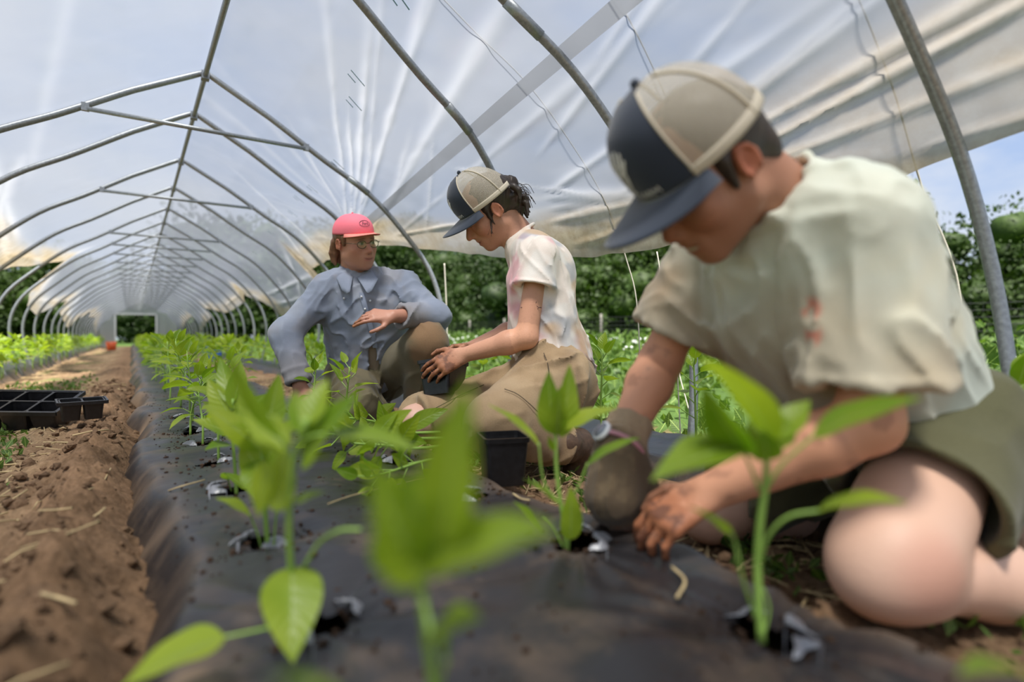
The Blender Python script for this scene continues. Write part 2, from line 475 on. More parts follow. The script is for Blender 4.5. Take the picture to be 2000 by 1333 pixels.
Zg = Zg + np.exp(-((X - .86) / .05) ** 2) * near * (.012 + .03 * clod)
inb = sst(.04, .10, X) * sst(.80, .72, X)
Zg = Zg * (1 - inb) + inb * (.052 + .012 * clod)
inb3 = sst(1.28, 1.33, X) * sst(1.78, 1.72, X); Zg = Zg * (1 - inb3) + inb3 * .03
inb1 = sst(-1.52, -1.46, X) * sst(-1.05, -1.1, X); Zg = Zg * (1 - inb1) + inb1 * .03
Zg = Zg * sst(60, 20, Y)
grass = np.maximum(sst(1.85, 2.3, X), sst(-1.6, -2.2, X)); grass = np.maximum(grass, sst(30.5, 31, Y))
straw = sst(-.12, -.35, X) * sst(-1.2, -.95, X) + sst(.95, 1.05, X) * sst(1.3, 1.2, X) * .6
nn = fbm(Q, 3.2, 4, 21); n3 = fbm(Q, 26, 3, 31)
cs = A(.235, .145, .085)[None, None] * (1 + .35 * nn + .12 * n3)[..., None]
dry = A(.37, .27, .16)
cs = cs + (dry - cs) * (np.clip(straw * (.40 + .5 * nn + .3 * n3), 0, .85))[..., None]
weed = np.clip(sst(-.35, -.5, X) * sst(-1.1, -.8, X) * sst(.15, .6, fbm(Q, 5, 3, 44)) * sst(1.0, 1.8, Y), 0, 1) * .8
cs = cs + (A(.13, .17, .05) - cs) * weed[..., None]
dk = inb[..., None]; cs = cs * (1 - dk) + A(.05, .032, .022) * dk
gg = A(.07, .125, .03)[None, None] * (1 + .3 * fbm(Q, .8, 4, 55))[..., None]
cs = cs + (gg - cs) * grass[..., None]
nx, ny = X.shape
idx = np.arange(nx * ny).reshape(nx, ny)
Fq = np.stack([idx[:-1, :-1], idx[1:, :-1], idx[1:, 1:], idx[:-1, 1:]], -1).reshape(-1, 4)
ground = make('floor', np.stack([X, Y, Zg], -1), Fq, M['soil'], col=np.clip(cs, 0, 1).reshape(-1, 3))
tag(ground, kind='structure')

# raised beds under black plastic -----------------------------------
def mulch(name, x0, x1, y0, y1, c, hw, top, seed, label, holes=True, step=.0085):
    xs = np.arange(x0, x1, step if holes else .02)
    ys = np.array(list(np.arange(y0, 3.0, step)) + graded(3.0, y1, .01, .12)) if holes else np.array(graded(y0, y1, .03, .15))
    X, Y = np.meshgrid(xs, ys, indexing='ij')
    Z = bed_z(X, Y, c, hw, top, seed)
    if holes:
        Z = Z + hole_press(X, Y)
        # stretched creases radiating from where the plastic has been pulled
        for cx, cy in ((XR_, .715), (XR_, .375), (XL_, .70)):
            r = np.hypot(X - cx, Y - cy); a = np.arctan2(Y - cy, X - cx)
            Z = Z + .004 * np.sin(a * 13 + 2 * np.sin(a * 3)) * np.exp(-((r - .12) / .09) ** 2)
    nx, ny = X.shape
    idx = np.arange(nx * ny).reshape(nx, ny)
    keep = np.ones((nx - 1, ny - 1), bool)
    if holes:
        Xc, Yc = X[:-1, :-1] + step / 2, Y[:-1, :-1] + step / 2
        for i, (hx, hy) in enumerate(HOLES):
            a = np.arctan2(Yc - hy, Xc - hx)
            big_ = 1.5 if i == len(HOLES_L) + 1 else 1.0
            rr = big_ * (.034 + .009 * np.sin(2 * a + i * 2.1) + .006 * np.sin(5 * a + i))
            keep &= np.hypot(Xc - hx, Yc - hy) > rr
    Fq = np.stack([idx[:-1, :-1], idx[1:, :-1], idx[1:, 1:], idx[:-1, 1:]], -1)[keep]
    Q = np.stack([X, Y, 0 * X], -1)
    edge = sst(.17, .02, hw - np.abs(X - c)) if holes else sst(.1, .0, hw - np.abs(X - c))
    n_ = fbm(Q, 7, 5, 77)
    d = np.clip(edge * (.45 + .9 * n_), 0, .95)
    col = np.stack([d, d, d], -1)
    o = make(name, np.stack([X, Y, Z], -1), Fq, M['mulch'], col=col.reshape(-1, 3))
    tag(o, label, 'plastic mulch')
    return o
bed_main = mulch('plastic_mulch', -.14, .94, -.25, 29, .40, .435, .105, 0, 'black plastic mulch over the nearest raised bed, split by planting holes')
bed_left = mulch('plastic_mulch', -1.60, -.94, 1, 29, -1.27, .26, .09, 3, 'black plastic mulch on the raised bed at the far left of the tunnel', False)
bed_right = mulch('plastic_mulch', 1.22, 1.86, -.5, 29, 1.54, .26, .085, 6, 'black plastic mulch on the bed along the right side hoops', False)
def bz(x, y):
    return float(bed_z(np.array([x]), np.array([y]))[0] + hole_press(np.array([x]), np.array([y]))[0])
# torn, curled plastic at the planting holes
rng = np.random.RandomState(3)
for i, (hx, hy) in enumerate(HOLES):
    for k in range(3):
        a0 = rng.rand() * 6.28; aw = .7 + rng.rand() * .9
        n_, m_ = 24, 5
        a = np.linspace(a0, a0 + aw, n_); Pn = np.zeros((n_, m_, 3))
        env = np.sin((a - a0) / aw * math.pi) ** .6; jag = .005 * rng.rand(n_)
        hgt = .006 + .009 * rng.rand()
        for j in range(m_):
            t = j / (m_ - 1)
            r = .047 + .010 * np.sin(a * 3 + i) ** 2 - (.016 + jag) * env * math.sin(t * 1.5) * (1.4 if k == 0 else .8)
            Pn[:, j, 0] = hx + r * np.cos(a); Pn[:, j, 1] = hy + r * np.sin(a)
            Pn[:, j, 2] = bz(hx, hy) + .012 + env * (hgt * math.sin(t * 2.6) + jag * t)
        MB().grid(Pn).build('torn_plastic_flap', M['torn'], bed_main)

# ================================================================== TUNNEL FRAME
RX = .347
PXs = np.array([0, .348, .644, .924, 1.153, 1.338, 1.413, 1.384, 1.309])
PZs = np.array([1.946, 1.749, 1.555, 1.382, 1.152, .894, .585, .275, -.03])
_pp = spline(np.stack([PXs[1:], PZs[1:]], 1), 60)
_pp = np.vstack([[[0, 1.946]], _pp])
_L = np.r_[0, np.cumsum(np.hypot(*np.diff(_pp, axis=0).T))]
def prof(t, off=0.0):
    """tunnel cross-section: t metres along the bow from the ridge (negative = left side)"""
    t = np.asarray(t, float); s = np.where(t < 0, -1, 1); a = np.abs(t)
    x = np.interp(a, _L, _pp[:, 0]); z = np.interp(a, _L, _pp[:, 1])
    x2 = np.interp(a + .01, _L, _pp[:, 0]); z2 = np.interp(a + .01, _L, _pp[:, 1])
    x1 = np.interp(a - .01, _L, _pp[:, 0]); z1 = np.interp(a - .01, _L, _pp[:, 1])
    tx, tz = x2 - x1, z2 - z1; l = np.hypot(tx, tz) + 1e-9
    nx_, nz_ = -tz / l, tx / l
    nx_, nz_ = np.abs(nx_) * np.sign(1), np.maximum(nz_, -nz_) * np.where(tz < 0, 1, 1)
    x = x * np.where(s < 0, 1 + .07 * sst(1.05, 2.0, a), 1)      # the left legs splay wider
    return RX + s * (x + nx_ * off), z + np.where(a < 1.9, nz_, -nz_) * off
hoopY = [.38, 1.30, 2.67, 3.36, 4.345, 5.45, 6.5, 7.64, 8.55] + [9.5 + 1.05 * i for i in range(19)]
lean = {0: .15, 1: .138, 2: -.336, 3: .1125, 4: -.04, 7: -.02}
frame = empty('tunnel_frame', (RX, 0, 0))
tag(frame, 'galvanised steel bow frame of the plastic tunnel, with ridge pole and cross bars', 'greenhouse frame')
YEND = 29.6
for i, y in enumerate(hoopY):
    t = np.linspace(-2.70, 2.70, 71)
    x, z = prof(t)
    l_ = lean.get(i, 0)
    pts = np.stack([x, y + l_ * z, z], 1)
    pts[0, 2] = pts[-1, 2] = -.06
    hoop = MB().tube(pts[:], .0165, 10).build('hoop', M['steel'], frame, origin=(RX, 0, 0))
    if i in (0, 1, 2, 3):           # swaged joint sleeve and bolt head
        k = 47 if i != 1 else 45
        mb = MB().tube(pts[k:k + 3], .0195, 10)
        mb.build('joint_sleeve', M['steel'], hoop, origin=(RX, 0, 0))
    if i >= 3:
        zc_ = 1.612; tt = np.interp(zc_, z[:36], t[:36]); xr = prof(abs(tt))[0]; xl = prof(-abs(tt))[0]
        if i in (3, 5, 7, 8) or i >= 9:
            b = MB().tube([(xl + .03, y + l_ * zc_ - .02, zc_ - .01), (xr - .03, y + l_ * zc_ - .02, zc_ - .01)], .012, 8)
            cb = b.build('cross_bar', M['steel'], frame, origin=(RX, 0, 0))
            for xx in (xl + .02, xr - .02):
                MB().box((xx, y + l_ * zc_ - .012, zc_), (.016, .010, .02)).build('clamp', M['steel'], cb, origin=(RX, 0, 0), smooth=False)
MB().tube(np.stack([np.full(60, RX), np.linspace(-2, YEND, 60), 1.922 + .006 * np.sin(np.linspace(0, 40, 60))], 1), .014, 8).build('ridge_pole', M['steel'], frame, origin=(RX, 0, 0))
for i, y in enumerate(hoopY[:10]):
    yy = y + lean.get(i, 0) * 1.92
    MB().box((RX, yy, 1.925), (.02, .022, .022)).build('ridge_clamp', M['steel'], frame, origin=(RX, 0, 0), smooth=False)

# ================================================================== PLASTIC COVER
teR = [(-2, 1.68), (.40, 1.70), (.64, 1.74), (1.52, 1.82), (1.88, 1.82), (2.25, 1.774), (2.7, 1.71), (3.41, 1.58), (4.03, 1.44), (5.09, 1.386), (5.95, 1.42), (6.1, 1.80), (6.6, 1.95), (7.46, 2.056),
       (8.1, 2.0), (8.86, 1.746), (10.2, 1.42), (10.5, 1.55), (11.7, 1.62), (13.44, 1.66), (15.9, 1.42), (16.2, 1.7), (18, 1.8), (20.2, 2.07), (20.7, 1.5), (24, 1.62), (27, 1.9), (29.6, 2.2)]
teL = [(-2, 1.5), (5.5, 1.5), (6.25, 1.55), (6.7, 1.545), (6.9, 1.48), (7.85, 1.323), (8.4, 1.16), (8.57, 1.5), (9.0, 1.66), (9.55, 1.8), (10.7, 1.88), (11.6, 1.7), (12.4, 1.52), (12.8, 1.7), (14.48, 1.86), (15.85, 2.01), (18.6, 1.49),
       (20, 1.6), (22, 1.55), (25, 1.8), (29.6, 2.3)]
# folds: (Y0,t0) -> (Y1,t1), width, strength; they fan out from where the plastic is gathered
FOLDS = [((1.82, .60), (4.0, 1.20), .030, .8), ((2.35, .36), (4.2, 1.15), .028, .5), ((2.39, .58), (4.04, 1.16), .03, .8), ((1.52, .78), (3.9, 1.30), .05, .7), ((3.27, .95), (4.2, 1.25), .02, .9),
         ((2.7, .5), (4.3, 1.2), .02, .7), ((2.05, .5), (3.9, 1.2), .02, .5), ((2.95, .7), (4.2, 1.2), .018, .8), ((3.6, .6), (4.35, 1.25), .02, .6), ((1.30, 1.10), (3.7, 1.42), .03, .5),
         ((1.70, 1.61), (2.5, 1.22), .022, .9), ((1.2, 1.70), (2.25, 1.45), .05, .7), ((.87, 1.28), (2.1, 1.50), .03, .7), ((.6, 1.30), (1.74, 1.62), .03, .7), ((.37, 1.20), (1.5, 1.55), .022, .6),
         ((.30, 1.42), (1.2, 1.60), .018, .9), ((.25, 1.36), (1.0, 1.50), .025, .7), ((.95, 1.0), (1.9, 1.30), .03, .6), ((.2, .9), (1.1, 1.25), .03, .5), ((.4, .75), (1.4, 1.1), .03, .5),
         ((2.0, 1.56), (3.6, 1.42), .03, .9), ((.3, 1.55), (1.6, 1.68), .02, .6), ((5.0, .5), (5.4, 1.3), .04, .5), ((5.6, .9), (6.1, 1.5), .03, .8), ((6.3, 1.2), (7.4, 1.9), .05, .7), ((7.9, 1.9), (7.4, 1.4), .05, .7),
         ((9.3, 1.6), (10.1, 1.3), .05, .7), ((10.4, 1.4), (12.5, 1.5), .05, .5), ((1.0, 1.66), (2.9, 1.58), .025, .7),
         ((2.4, .95), (3.3, 1.48), .02, .6), ((2.8, 1.0), (3.9, 1.36), .02, .6), ((.1, 1.66), (1.9, 1.74), .015, .5), ((6.2, 1.5), (8.6, 1.55), .04, .8), ((6.2, 1.7), (8.4, 1.72), .03, .6)]
SEAM = ((1.17, .993), (4.1, 1.27), .052)
FOLDS_L = [((4.2, 1.0), (5.6, 1.45), .06, .9), ((3.9, 1.1), (5.9, 1.3), .05, .8), ((4.6, 1.2), (6.6, 1.5), .05, .9), ((8.6, 1.2), (9.5, 1.7), .08, .7), ((9.6, 1.7), (11.4, 1.6), .06, .7), ((12.9, 1.3), (15, 1.8), .08, .7),
           ((6.2, 1.45), (8.2, 1.25), .04, .8), ((2, .5), (4.5, 1.0), .05, .3), ((8.3, .9), (8.8, 1.4), .05, .6)]
yv = np.array(list(np.arange(-1.6, 0, .06)) + list(np.arange(0, 6.0, .025)) + graded(6.0, YEND, .028, .09)); yv[-1] = YEND
s_ = np.linspace(-1, 1, 321)
Yg, Sg = np.meshgrid(yv, s_, indexing='ij')
eR = np.interp(Yg, *zip(*teR)); eL = np.interp(Yg, *zip(*teL))
eR = eR + .02 * noise(np.stack([Yg, 0 * Yg, 0 * Yg], -1), 2.5, 9) + .01 * noise(np.stack([Yg, 0 * Yg, 0 * Yg], -1), 9, 9); eL = eL + .02 * noise(np.stack([Yg, 0 * Yg, 0 * Yg], -1), 2.5, 19)
Tg = np.where(Sg > 0, Sg * eR, Sg * eL)
fold = np.zeros_like(Tg)
def seg_fold(Y, T, a, b, w_):
    ay, at_ = a; by, bt = b
    dy, dt = by - ay, bt - at_
    u = ((Y - ay) * dy + (T - at_) * dt) / (dy * dy + dt * dt)
    d = np.hypot(Y - (ay + u * dy), T - (at_ + u * dt))
    return u, d
for a, b, w_, st in FOLDS:
    u, d = seg_fold(Yg, Tg, a, b, w_)
    d = d + .012 * noise(np.stack([Yg, Tg, 0 * Tg], -1), 5, 12)
    taper = sst(-.35, .25, u) * sst(1.12, .92, u)
    ww = w_ * (1.25 - .6 * np.clip(u, 0, 1))
    fold = np.maximum(fold, st * taper * np.exp(-(d / ww) ** 2 * 2.2))
for a, b, w_, st in FOLDS_L:
    u, d = seg_fold(Yg, -Tg, a, b, w_)
    fold = np.maximum(fold, .8 * st * sst(-.2, .2, u) * sst(1.15, .9, u) * np.exp(-(d / w_) ** 2 * 2))
# fine gathers fanning down from the ridge, close to the gathering point
ang = np.arctan2(Yg - 4.25, 1.35 - Tg)
rr_ = np.hypot(Yg - 4.25, Tg - 1.35)
fan = np.clip(noise(np.stack([ang * 9, 0 * ang, 0 * ang], -1), 1, 3), 0, 1) ** 2 * np.exp(-((rr_ - .7) / .9) ** 2) * (Tg > 0)
fan2 = np.clip(noise(np.stack([ang * 20, 0 * ang + rr_ * .3, 0 * ang], -1), 1, 5), 0, 1) ** 2 * np.exp(-((rr_ - .4) / .6) ** 2) * (Tg > 0)
fold = np.maximum(fold, .42 * fan); fold = np.maximum(fold, .5 * fan2)
Q = np.stack([Yg, Tg, 0 * Tg], -1)
distR = np.where(Tg > 0, eR - Tg, eL + Tg)
dirt = np.clip(sst(.30, .10, distR + .05 * noise(Q, 1.2, 4)) * (.75 + .5 * noise(Q * A(1, 7, 0), 2, 6)), 0, 1)
dirt = dirt * np.where(Yg > 9, .7, 1)
dirt = np.maximum(dirt, .5 * sst(.45, .28, distR) * sst(1.9, 1.0, Yg) * (Tg > 0))
vert_roll = np.exp(-((Yg - 6.02) / .09) ** 2) * sst(1.0, 1.25, Tg) + np.exp(-((Yg - 10.25) / .2) ** 2) * sst(1.1, 1.3, Tg)
dirt = np.clip(dirt + vert_roll, 0, 1)
white_edge = sst(.45, .15, distR) * sst(3.0, 6.0, Yg) * .8
u, d = seg_fold(Yg, Tg, SEAM[0], SEAM[1], SEAM[2])
seam = ((d < SEAM[2]) & (u > -1.2) & (u < 1.02)).astype(float)
off = .020 + .018 * fold + .016 * fbm(Q, 1.7, 3, 14) * sst(.25, .6, np.abs(Tg)) + .004 * fbm(Q, 7, 2, 24)
sagp = np.zeros_like(Yg)
off = np.maximum(off, .019) + vert_roll * .03 * np.sin(Yg * 60)
px_, pz_ = prof(Tg, off)
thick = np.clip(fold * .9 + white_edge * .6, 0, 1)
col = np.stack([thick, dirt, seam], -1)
idx = np.arange(Yg.size).reshape(Yg.shape)
Fq = np.stack([idx[:-1, :-1], idx[1:, :-1], idx[1:, 1:], idx[:-1, 1:]], -1).reshape(-1, 4)
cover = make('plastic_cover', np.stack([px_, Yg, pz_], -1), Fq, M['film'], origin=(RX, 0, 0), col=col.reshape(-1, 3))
tag(cover, 'clouded plastic sheeting stretched over the tunnel bows, its dirty lower edge hitched up', 'greenhouse plastic')
# wide taped seam
nn_ = 60; uu = np.linspace(-1.3, 1.03, nn_); Pn = np.zeros((nn_, 5, 3))
for j, v in enumerate(np.linspace(-1, 1, 5)):
    dy, dt = SEAM[1][0] - SEAM[0][0], SEAM[1][1] - SEAM[0][1]; l_ = math.hypot(dy, dt)
    yy = SEAM[0][0] + uu * dy - dt / l_ * v * .030; tt = SEAM[0][1] + uu * dt + dy / l_ * v * .030
    x, z = prof(tt, .0185)
    Pn[:, j] = np.stack([x, yy, z], 1)
sb = MB().grid(Pn)
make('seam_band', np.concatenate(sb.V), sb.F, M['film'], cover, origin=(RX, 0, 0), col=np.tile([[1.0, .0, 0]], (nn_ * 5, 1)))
# faint blue printed marks on the plastic
mb = MB()
for k, (yy, tt) in enumerate([(2.53, .554), (2.73, .62), (3.47, .79), (4.12, .806), (4.92, .859), (5.91, .883), (7.15, .959), (4.5, .80), (8.3, .95), (1.9, .49)]):
    for q in range(2):
        s0 = np.linspace(0, 1, 6)
        L_ = (.09, .05)[q]
        a = (.25, .25, 1.6)[q]
        yy_ = yy + q * .045 + s0 * L_ * math.sin(a); tt_ = tt + s0 * L_ * math.cos(a)
        Pn = np.zeros((6, 2, 3))
        for j in (0, 1):
            x, z = prof(tt_ + j * 0.0, .0175); Pn[:, j] = np.stack([x, yy_ + j * .008, z], 1)
        MB().grid(Pn).build('printed_mark', M['print'], cover, origin=(RX, 0, 0))
# end wall with an open doorway
mb = MB()
def endstrip(xa, xb, z0=None, n_=14):
    tt = np.linspace(-2.62, 2.62, 400); px, pz = prof(tt)
    xs_ = np.linspace(xa, xb, n_); Pn = np.zeros((n_, 12, 3))
    for i, x in enumerate(xs_):
        cand = pz[(np.abs(px - x) < .03)]
        top = cand.max() if len(cand) else 0
        lo = cand.min() if (len(cand) and cand.min() < .7) else 0
        base = z0 if z0 is not None else 0
        Pn[i, :, 0] = x; Pn[i, :, 2] = np.linspace(base, top, 12); Pn[i, :, 1] = YEND + .012 * math.sin(x * 14)
    mb.grid(Pn)
DX0, DX1, DZ = -.60, .90, 1.43
endstrip(RX - 1.60, DX0); endstrip(DX1, RX + 1.38); endstrip(DX0, DX1, DZ)
Ve = np.concatenate(mb.V)
make('end_wall_sheet', Ve, mb.F, M['film'], cover, origin=(RX, 0, 0), col=np.tile([[.75, .05, 0]], (len(Ve), 1)))
mb = MB()
for x in (DX0, DX1): mb.box((x, YEND - .03, DZ / 2), (.03, .03, DZ / 2))
mb.box(((DX0 + DX1) / 2, YEND - .03, DZ), ((DX1 - DX0) / 2 + .03, .03, .03))
mb.build('door_frame', plain('white_painted_wood', (.6, .62, .62), .6), frame, origin=(RX, 0, 0), smooth=False)

# ================================================================== ROPES over the plastic and down to the ground
def rope(path, lab, r=.0028):
    o = MB().tube(spline(path, 60), r, 6).build('tie_rope', M['rope'], origin=path[-1])
    tag(o, lab, 'rope'); return o
def rope_over(y0, y1, t1, yend, xend, lab):
    ts = np.linspace(-.3, t1, 9); pts = []
    for t in ts:
        x, z = prof(t, .045); pts.append((float(x), y0 + (y1 - y0) * (t + .3) / (t1 + .3), float(z)))
    pts += [(xend - .02, yend, .55), (xend, yend, -.02)]
    rope(pts, lab)
rope_over(.74, .62, 1.78, .56, 1.86, 'thin pale rope hanging between the rightmost bow and the sage shirt')
rope_over(1.10, 1.30, 1.84, 1.50, 1.86, 'thin pale rope dropping just left of the raised shoulder of the sage shirt')
rope_over(1.83, 1.72, 1.85, 1.70, 1.84, 'pale rope crossing the plastic above the person in the tie-dyed shirt')
rope([P(868, 515, 3.9), P(872, 600, 3.9), P(874, 700, 3.9), P(874, 775, 3.9)], 'pale rope hanging beside the bow behind the pink-capped person', .005)
rope([P(1283, 492, 2.6), P(1320, 700, 2.5), P(1345, 800, 2.45)], 'pale rope slanting to the foot of the bow between two kneeling people', .003)

# ================================================================== OUTSIDE: trees, crop rows, fence
def tree_meshes(seed, Hh, W):
    r = np.random.RandomState(seed)
    blobs = []
    for k in range(22):
        z = Hh * (.12 + .80 * r.rand()); s = W * (.20 + .14 * r.rand()) * (1.15 - .5 * abs(z / Hh - .45))
        a = r.rand() * 6.28; q = W * .50 * r.rand() ** .7
        blobs.append((A(q * math.cos(a), q * math.sin(a), z), s))
    V, F, U = [], [], []
    n = 0
    for c, s in blobs:
        for k in range(330):
            d = unit(r.randn(3)); p = c + d * s * (.70 + .55 * r.rand()) * A(1, 1, .85)
            t = unit(d + .9 * r.randn(3)); b = unit(np.cross(t, r.randn(3)))
            l = .12 + .12 * r.rand(); w_ = l * .6
            V += [p, p + t * l * .5 + b * w_ * .5, p + t * l, p + t * l * .5 - b * w_ * .5]
            U += [(0, .2), (.9, .5), (.5, .95), (.1, .5)]
            F.append((n, n + 1, n + 2, n + 3)); n += 4
    core = MB()
    for c, s in blobs:
        core.ball(c, s * .60 * A(1, 1, .85), 12, 8)
    cv = np.concatenate(core.V); cv = cv + .12 * np.stack([noise(cv, 2, 1), noise(cv, 2, 2), noise(cv, 2, 3)], 1)
    V = np.vstack([np.array(V), cv]); U = np.vstack([np.array(U), np.tile([.3, .3], (len(cv), 1))])
    F += [tuple(q + n for q in f) for f in core.F]
    trunk = MB().tube([(0, 0, -.1), (.04, .02, Hh * .3), (0, .05, Hh * .7)], [.13, .10, .04], 8)
    trunk.tube([(.03, .02, Hh * .3), (.4, .2, Hh * .55)], [.06, .03], 6).tube([(.03, .02, Hh * .35), (-.4, -.1, Hh * .6)], [.06, .03], 6)
    return V, F, U, trunk
protos = []
for s, (Hh, W) in enumerate([(4.6, 3.4), (5.4, 3.8), (3.6, 3.0), (6.0, 3.6)]):
    V, F, U, trunk = tree_meshes(40 + s, Hh, W)
    r_ = empty('broadleaf_tree', (0, 0, 0))
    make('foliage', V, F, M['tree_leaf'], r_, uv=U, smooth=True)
    trunk.build('trunk', M['bark'], r_)
    protos.append([r_, False, Hh])
def put_copy(proto, loc, rz, scale, label, cat, group):
    """first use moves the original, later ones are copies of the thing and its parts"""
    if not proto[1]:
        proto[1] = True; r_ = proto[0]
    else:
        r_ = proto[0].copy(); COL.objects.link(r_)
        for ch in list(proto[0].children):
            c = ch.copy(); COL.objects.link(c); c.parent = r_
    r_.location = [float(q) for q in loc]; r_.rotation_euler = (0, 0, rz); r_.scale = (scale,) * 3
    tag(r_, label, cat, group)
    return r_
rt = np.random.RandomState(11)
for i in range(32):
    y = -4 + i * 1.75 + max(0, i - 16) * .6; x = 15.5 + rt.rand() * 3.2 + .05 * i
    p_ = protos[rt.randint(4)]
    hgt = 3.25 + .4 * rt.rand() if y < 7 else (4.3 + 1.0 * rt.rand() if y < 14 else (4.8 + .9 * rt.rand() if y < 25 else 5.8 + .9 * rt.rand() if y < 36 else 8.2 + 1.6 * rt.rand()))
    if i in (3,): hgt *= .8
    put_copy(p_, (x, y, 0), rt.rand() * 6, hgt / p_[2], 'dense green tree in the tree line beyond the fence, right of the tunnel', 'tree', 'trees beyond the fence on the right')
for i in range(18):
    y = 9 + i * 2.2; x = -9.5 - rt.rand() * 2.5
    p_ = protos[rt.randint(4)]
    put_copy(p_, (x, y, 0), rt.rand() * 6, (4.8 + 1.3 * rt.rand()) / p_[2], 'dark green tree in the tree line seen through the left side of the tunnel', 'tree', 'trees left of the tunnel')
for i in range(12):
    x = -8 + i * 2.6; y = 44 + rt.rand() * 3
    p_ = protos[rt.randint(4)]
    put_copy(p_, (x, y, 0), rt.rand() * 6, (5.0 + 1.3 * rt.rand() if x < 5 else 8.5 + rt.rand()) / p_[2], 'dark green tree behind the doorway at the far end of the tunnel', 'tree', 'trees behind the far doorway')
# rows of bushy crop plants between tunnel and fence
def leaf_cloud(r, cx, cy, n, spread, h, l0, V, F, U, z0=0):
    k0 = len(V)
    for k in range(n):
        p = A(cx + spread * r.randn() * .5, cy + spread * r.randn() * .5, z0 + h * r.rand() ** .8)
        t = unit(A(r.randn(), r.randn(), .5 + r.rand())); b = unit(np.cross(t, r.randn(3))); l = l0 * (.6 + .8 * r.rand())
        q = len(V)
        V += [p, p + t * l * .5 + b * l * .28, p + t * l, p + t * l * .5 - b * l * .28]; U += [(.5, 0), (.9, .5), (.5, 1), (.1, .5)]
        F.append((q, q + 1, q + 2, q + 3))
r = np.random.RandomState(8)
for x0, y0, y1, h, lab in ((4.6, .5, 26, .33, 'low leafy crop row outside the tunnel, nearest its right side'), (6.6, .5, 30, .42, 'bushy crop row with pale blossom outside the tunnel, second from its side'),
                      (8.8, 0, 32, .52, 'tall leafy crop row just inside the net fence')):
    V, F, U = [], [], []
    for y in np.arange(y0, y1, .28):
        leaf_cloud(r, x0, y, 60, .38, h * (.8 + .4 * r.rand()), .11, V, F, U)
    o = make('crop_row', V, F, M['far_leaf'], uv=U, origin=(x0, y0, 0)); tag(o, lab, 'crop row', kind='stuff')
V, F, U = [], [], []
for k in range(9000):
    q = r.rand() ** 1.5
    x = 1.95 + 9 * q; y = -1 + 26 * r.rand() ** 1.2
    leaf_cloud(r, x, y, 1, .05, .03, .07 + .03 * r.rand(), V, F, U)
for k in range(2600):
    x = -1.75 - 3 * r.rand(); y = 4 + 24 * r.rand(); leaf_cloud(r, x, y, 1, .05, .06, .12, V, F, U)
o = make('grass', V, F, M['far_leaf'], uv=U); tag(o, 'grass growing on the open ground on both sides of the tunnel', 'grass', kind='stuff')
V, F = [], []
mb = MB()
for k in range(260):
    x = 6.6 + .25 * r.randn(); y = 2 + 18 * r.rand(); mb.ball((x, y, .34 + .13 * r.rand()), .028, 6, 4)
for k in range(90):
    mb.ball((4.6 + .2 * r.randn(), 1 + 9 * r.rand(), .26 + .1 * r.rand()), .018, 6, 4)
o = mb.build('blossom', M['white_flower']); tag(o, 'small white blossoms scattered over the crop rows outside the tunnel', 'flowers', kind='stuff')
# net fence
fence = empty('net_fence', (11.5, 0, 0)); tag(fence, 'black net fence on grey posts along the field edge', 'fence')
for y in np.arange(-6, 34, 2.6):
    MB().tube([(11.5, y, -.1), (11.5, y, 1.12)], .035, 8).build('fence_post', M['post'], fence, origin=(11.5, 0, 0))
mb = MB()
for z in np.arange(.08, 1.08, .115):
    mb.tube([(11.46, -7, z), (11.46, 34, z)], .006, 4)
for y in np.arange(-7, 34, .17):
    mb.tube([(11.46, y, .02), (11.46, y, 1.04)], .004, 3, caps=False)
mb.build('netting', M['net'], fence, origin=(11.5, 0, 0))

# ================================================================== PEPPER PLANTS
def leaf_geo(base, tip, width, nh, bend=.12, cup=.22, twist=0, nu=13, nv=7, seed=0, curl=0.0):
    """one ovate, pointed leaf from base to tip; nh = the side its upper face looks to"""
    base, tip, nh = np.asarray(base, float), np.asarray(tip, float), unit(nh)
    L_ = np.linalg.norm(tip - base); t = (tip - base) / L_
    nh = unit(nh - t * (nh @ t))
    mid = (base + tip) / 2 + nh * bend * L_
    r = np.random.RandomState(seed)
    wav = r.rand() * 6.28
    Pn = np.zeros((nu, nv, 3)); U = np.zeros((nu, nv, 2))
    for i in range(nu):
        u = i / (nu - 1)
        c = (1 - u) ** 2 * base + 2 * u * (1 - u) * mid + u * u * tip
        T = unit(2 * (1 - u) * (mid - base) + 2 * u * (tip - mid))
        S = unit(np.cross(T, nh)); a = twist * u; S = S * math.cos(a) + np.cross(T, S) * math.sin(a)
        Nn = np.cross(S, T)
        w_ = width * .5 * (math.sin(math.pi * u ** .72) ** .85) * (1 - .25 * u) * 1.12
        w_ = max(w_, .0006)
        for j in range(nv):
            v = -1 + 2 * j / (nv - 1)
            z = cup * abs(v) ** 1.3 * w_ + .05 * w_ * math.sin(u * 11 + wav + v * 2) * abs(v) - curl * v * v * w_
            Pn[i, j] = c + S * v * w_ + Nn * z
            U[i, j] = ((v + 1) / 2, u)
    return Pn, U
def petiole(a, b, r=.0016, sag=.0):
    a, b = np.asarray(a, float), np.asarray(b, float)
    m_ = (a + b) / 2 + A(0, 0, -sag)
    return spline([a, m_, b], 8)
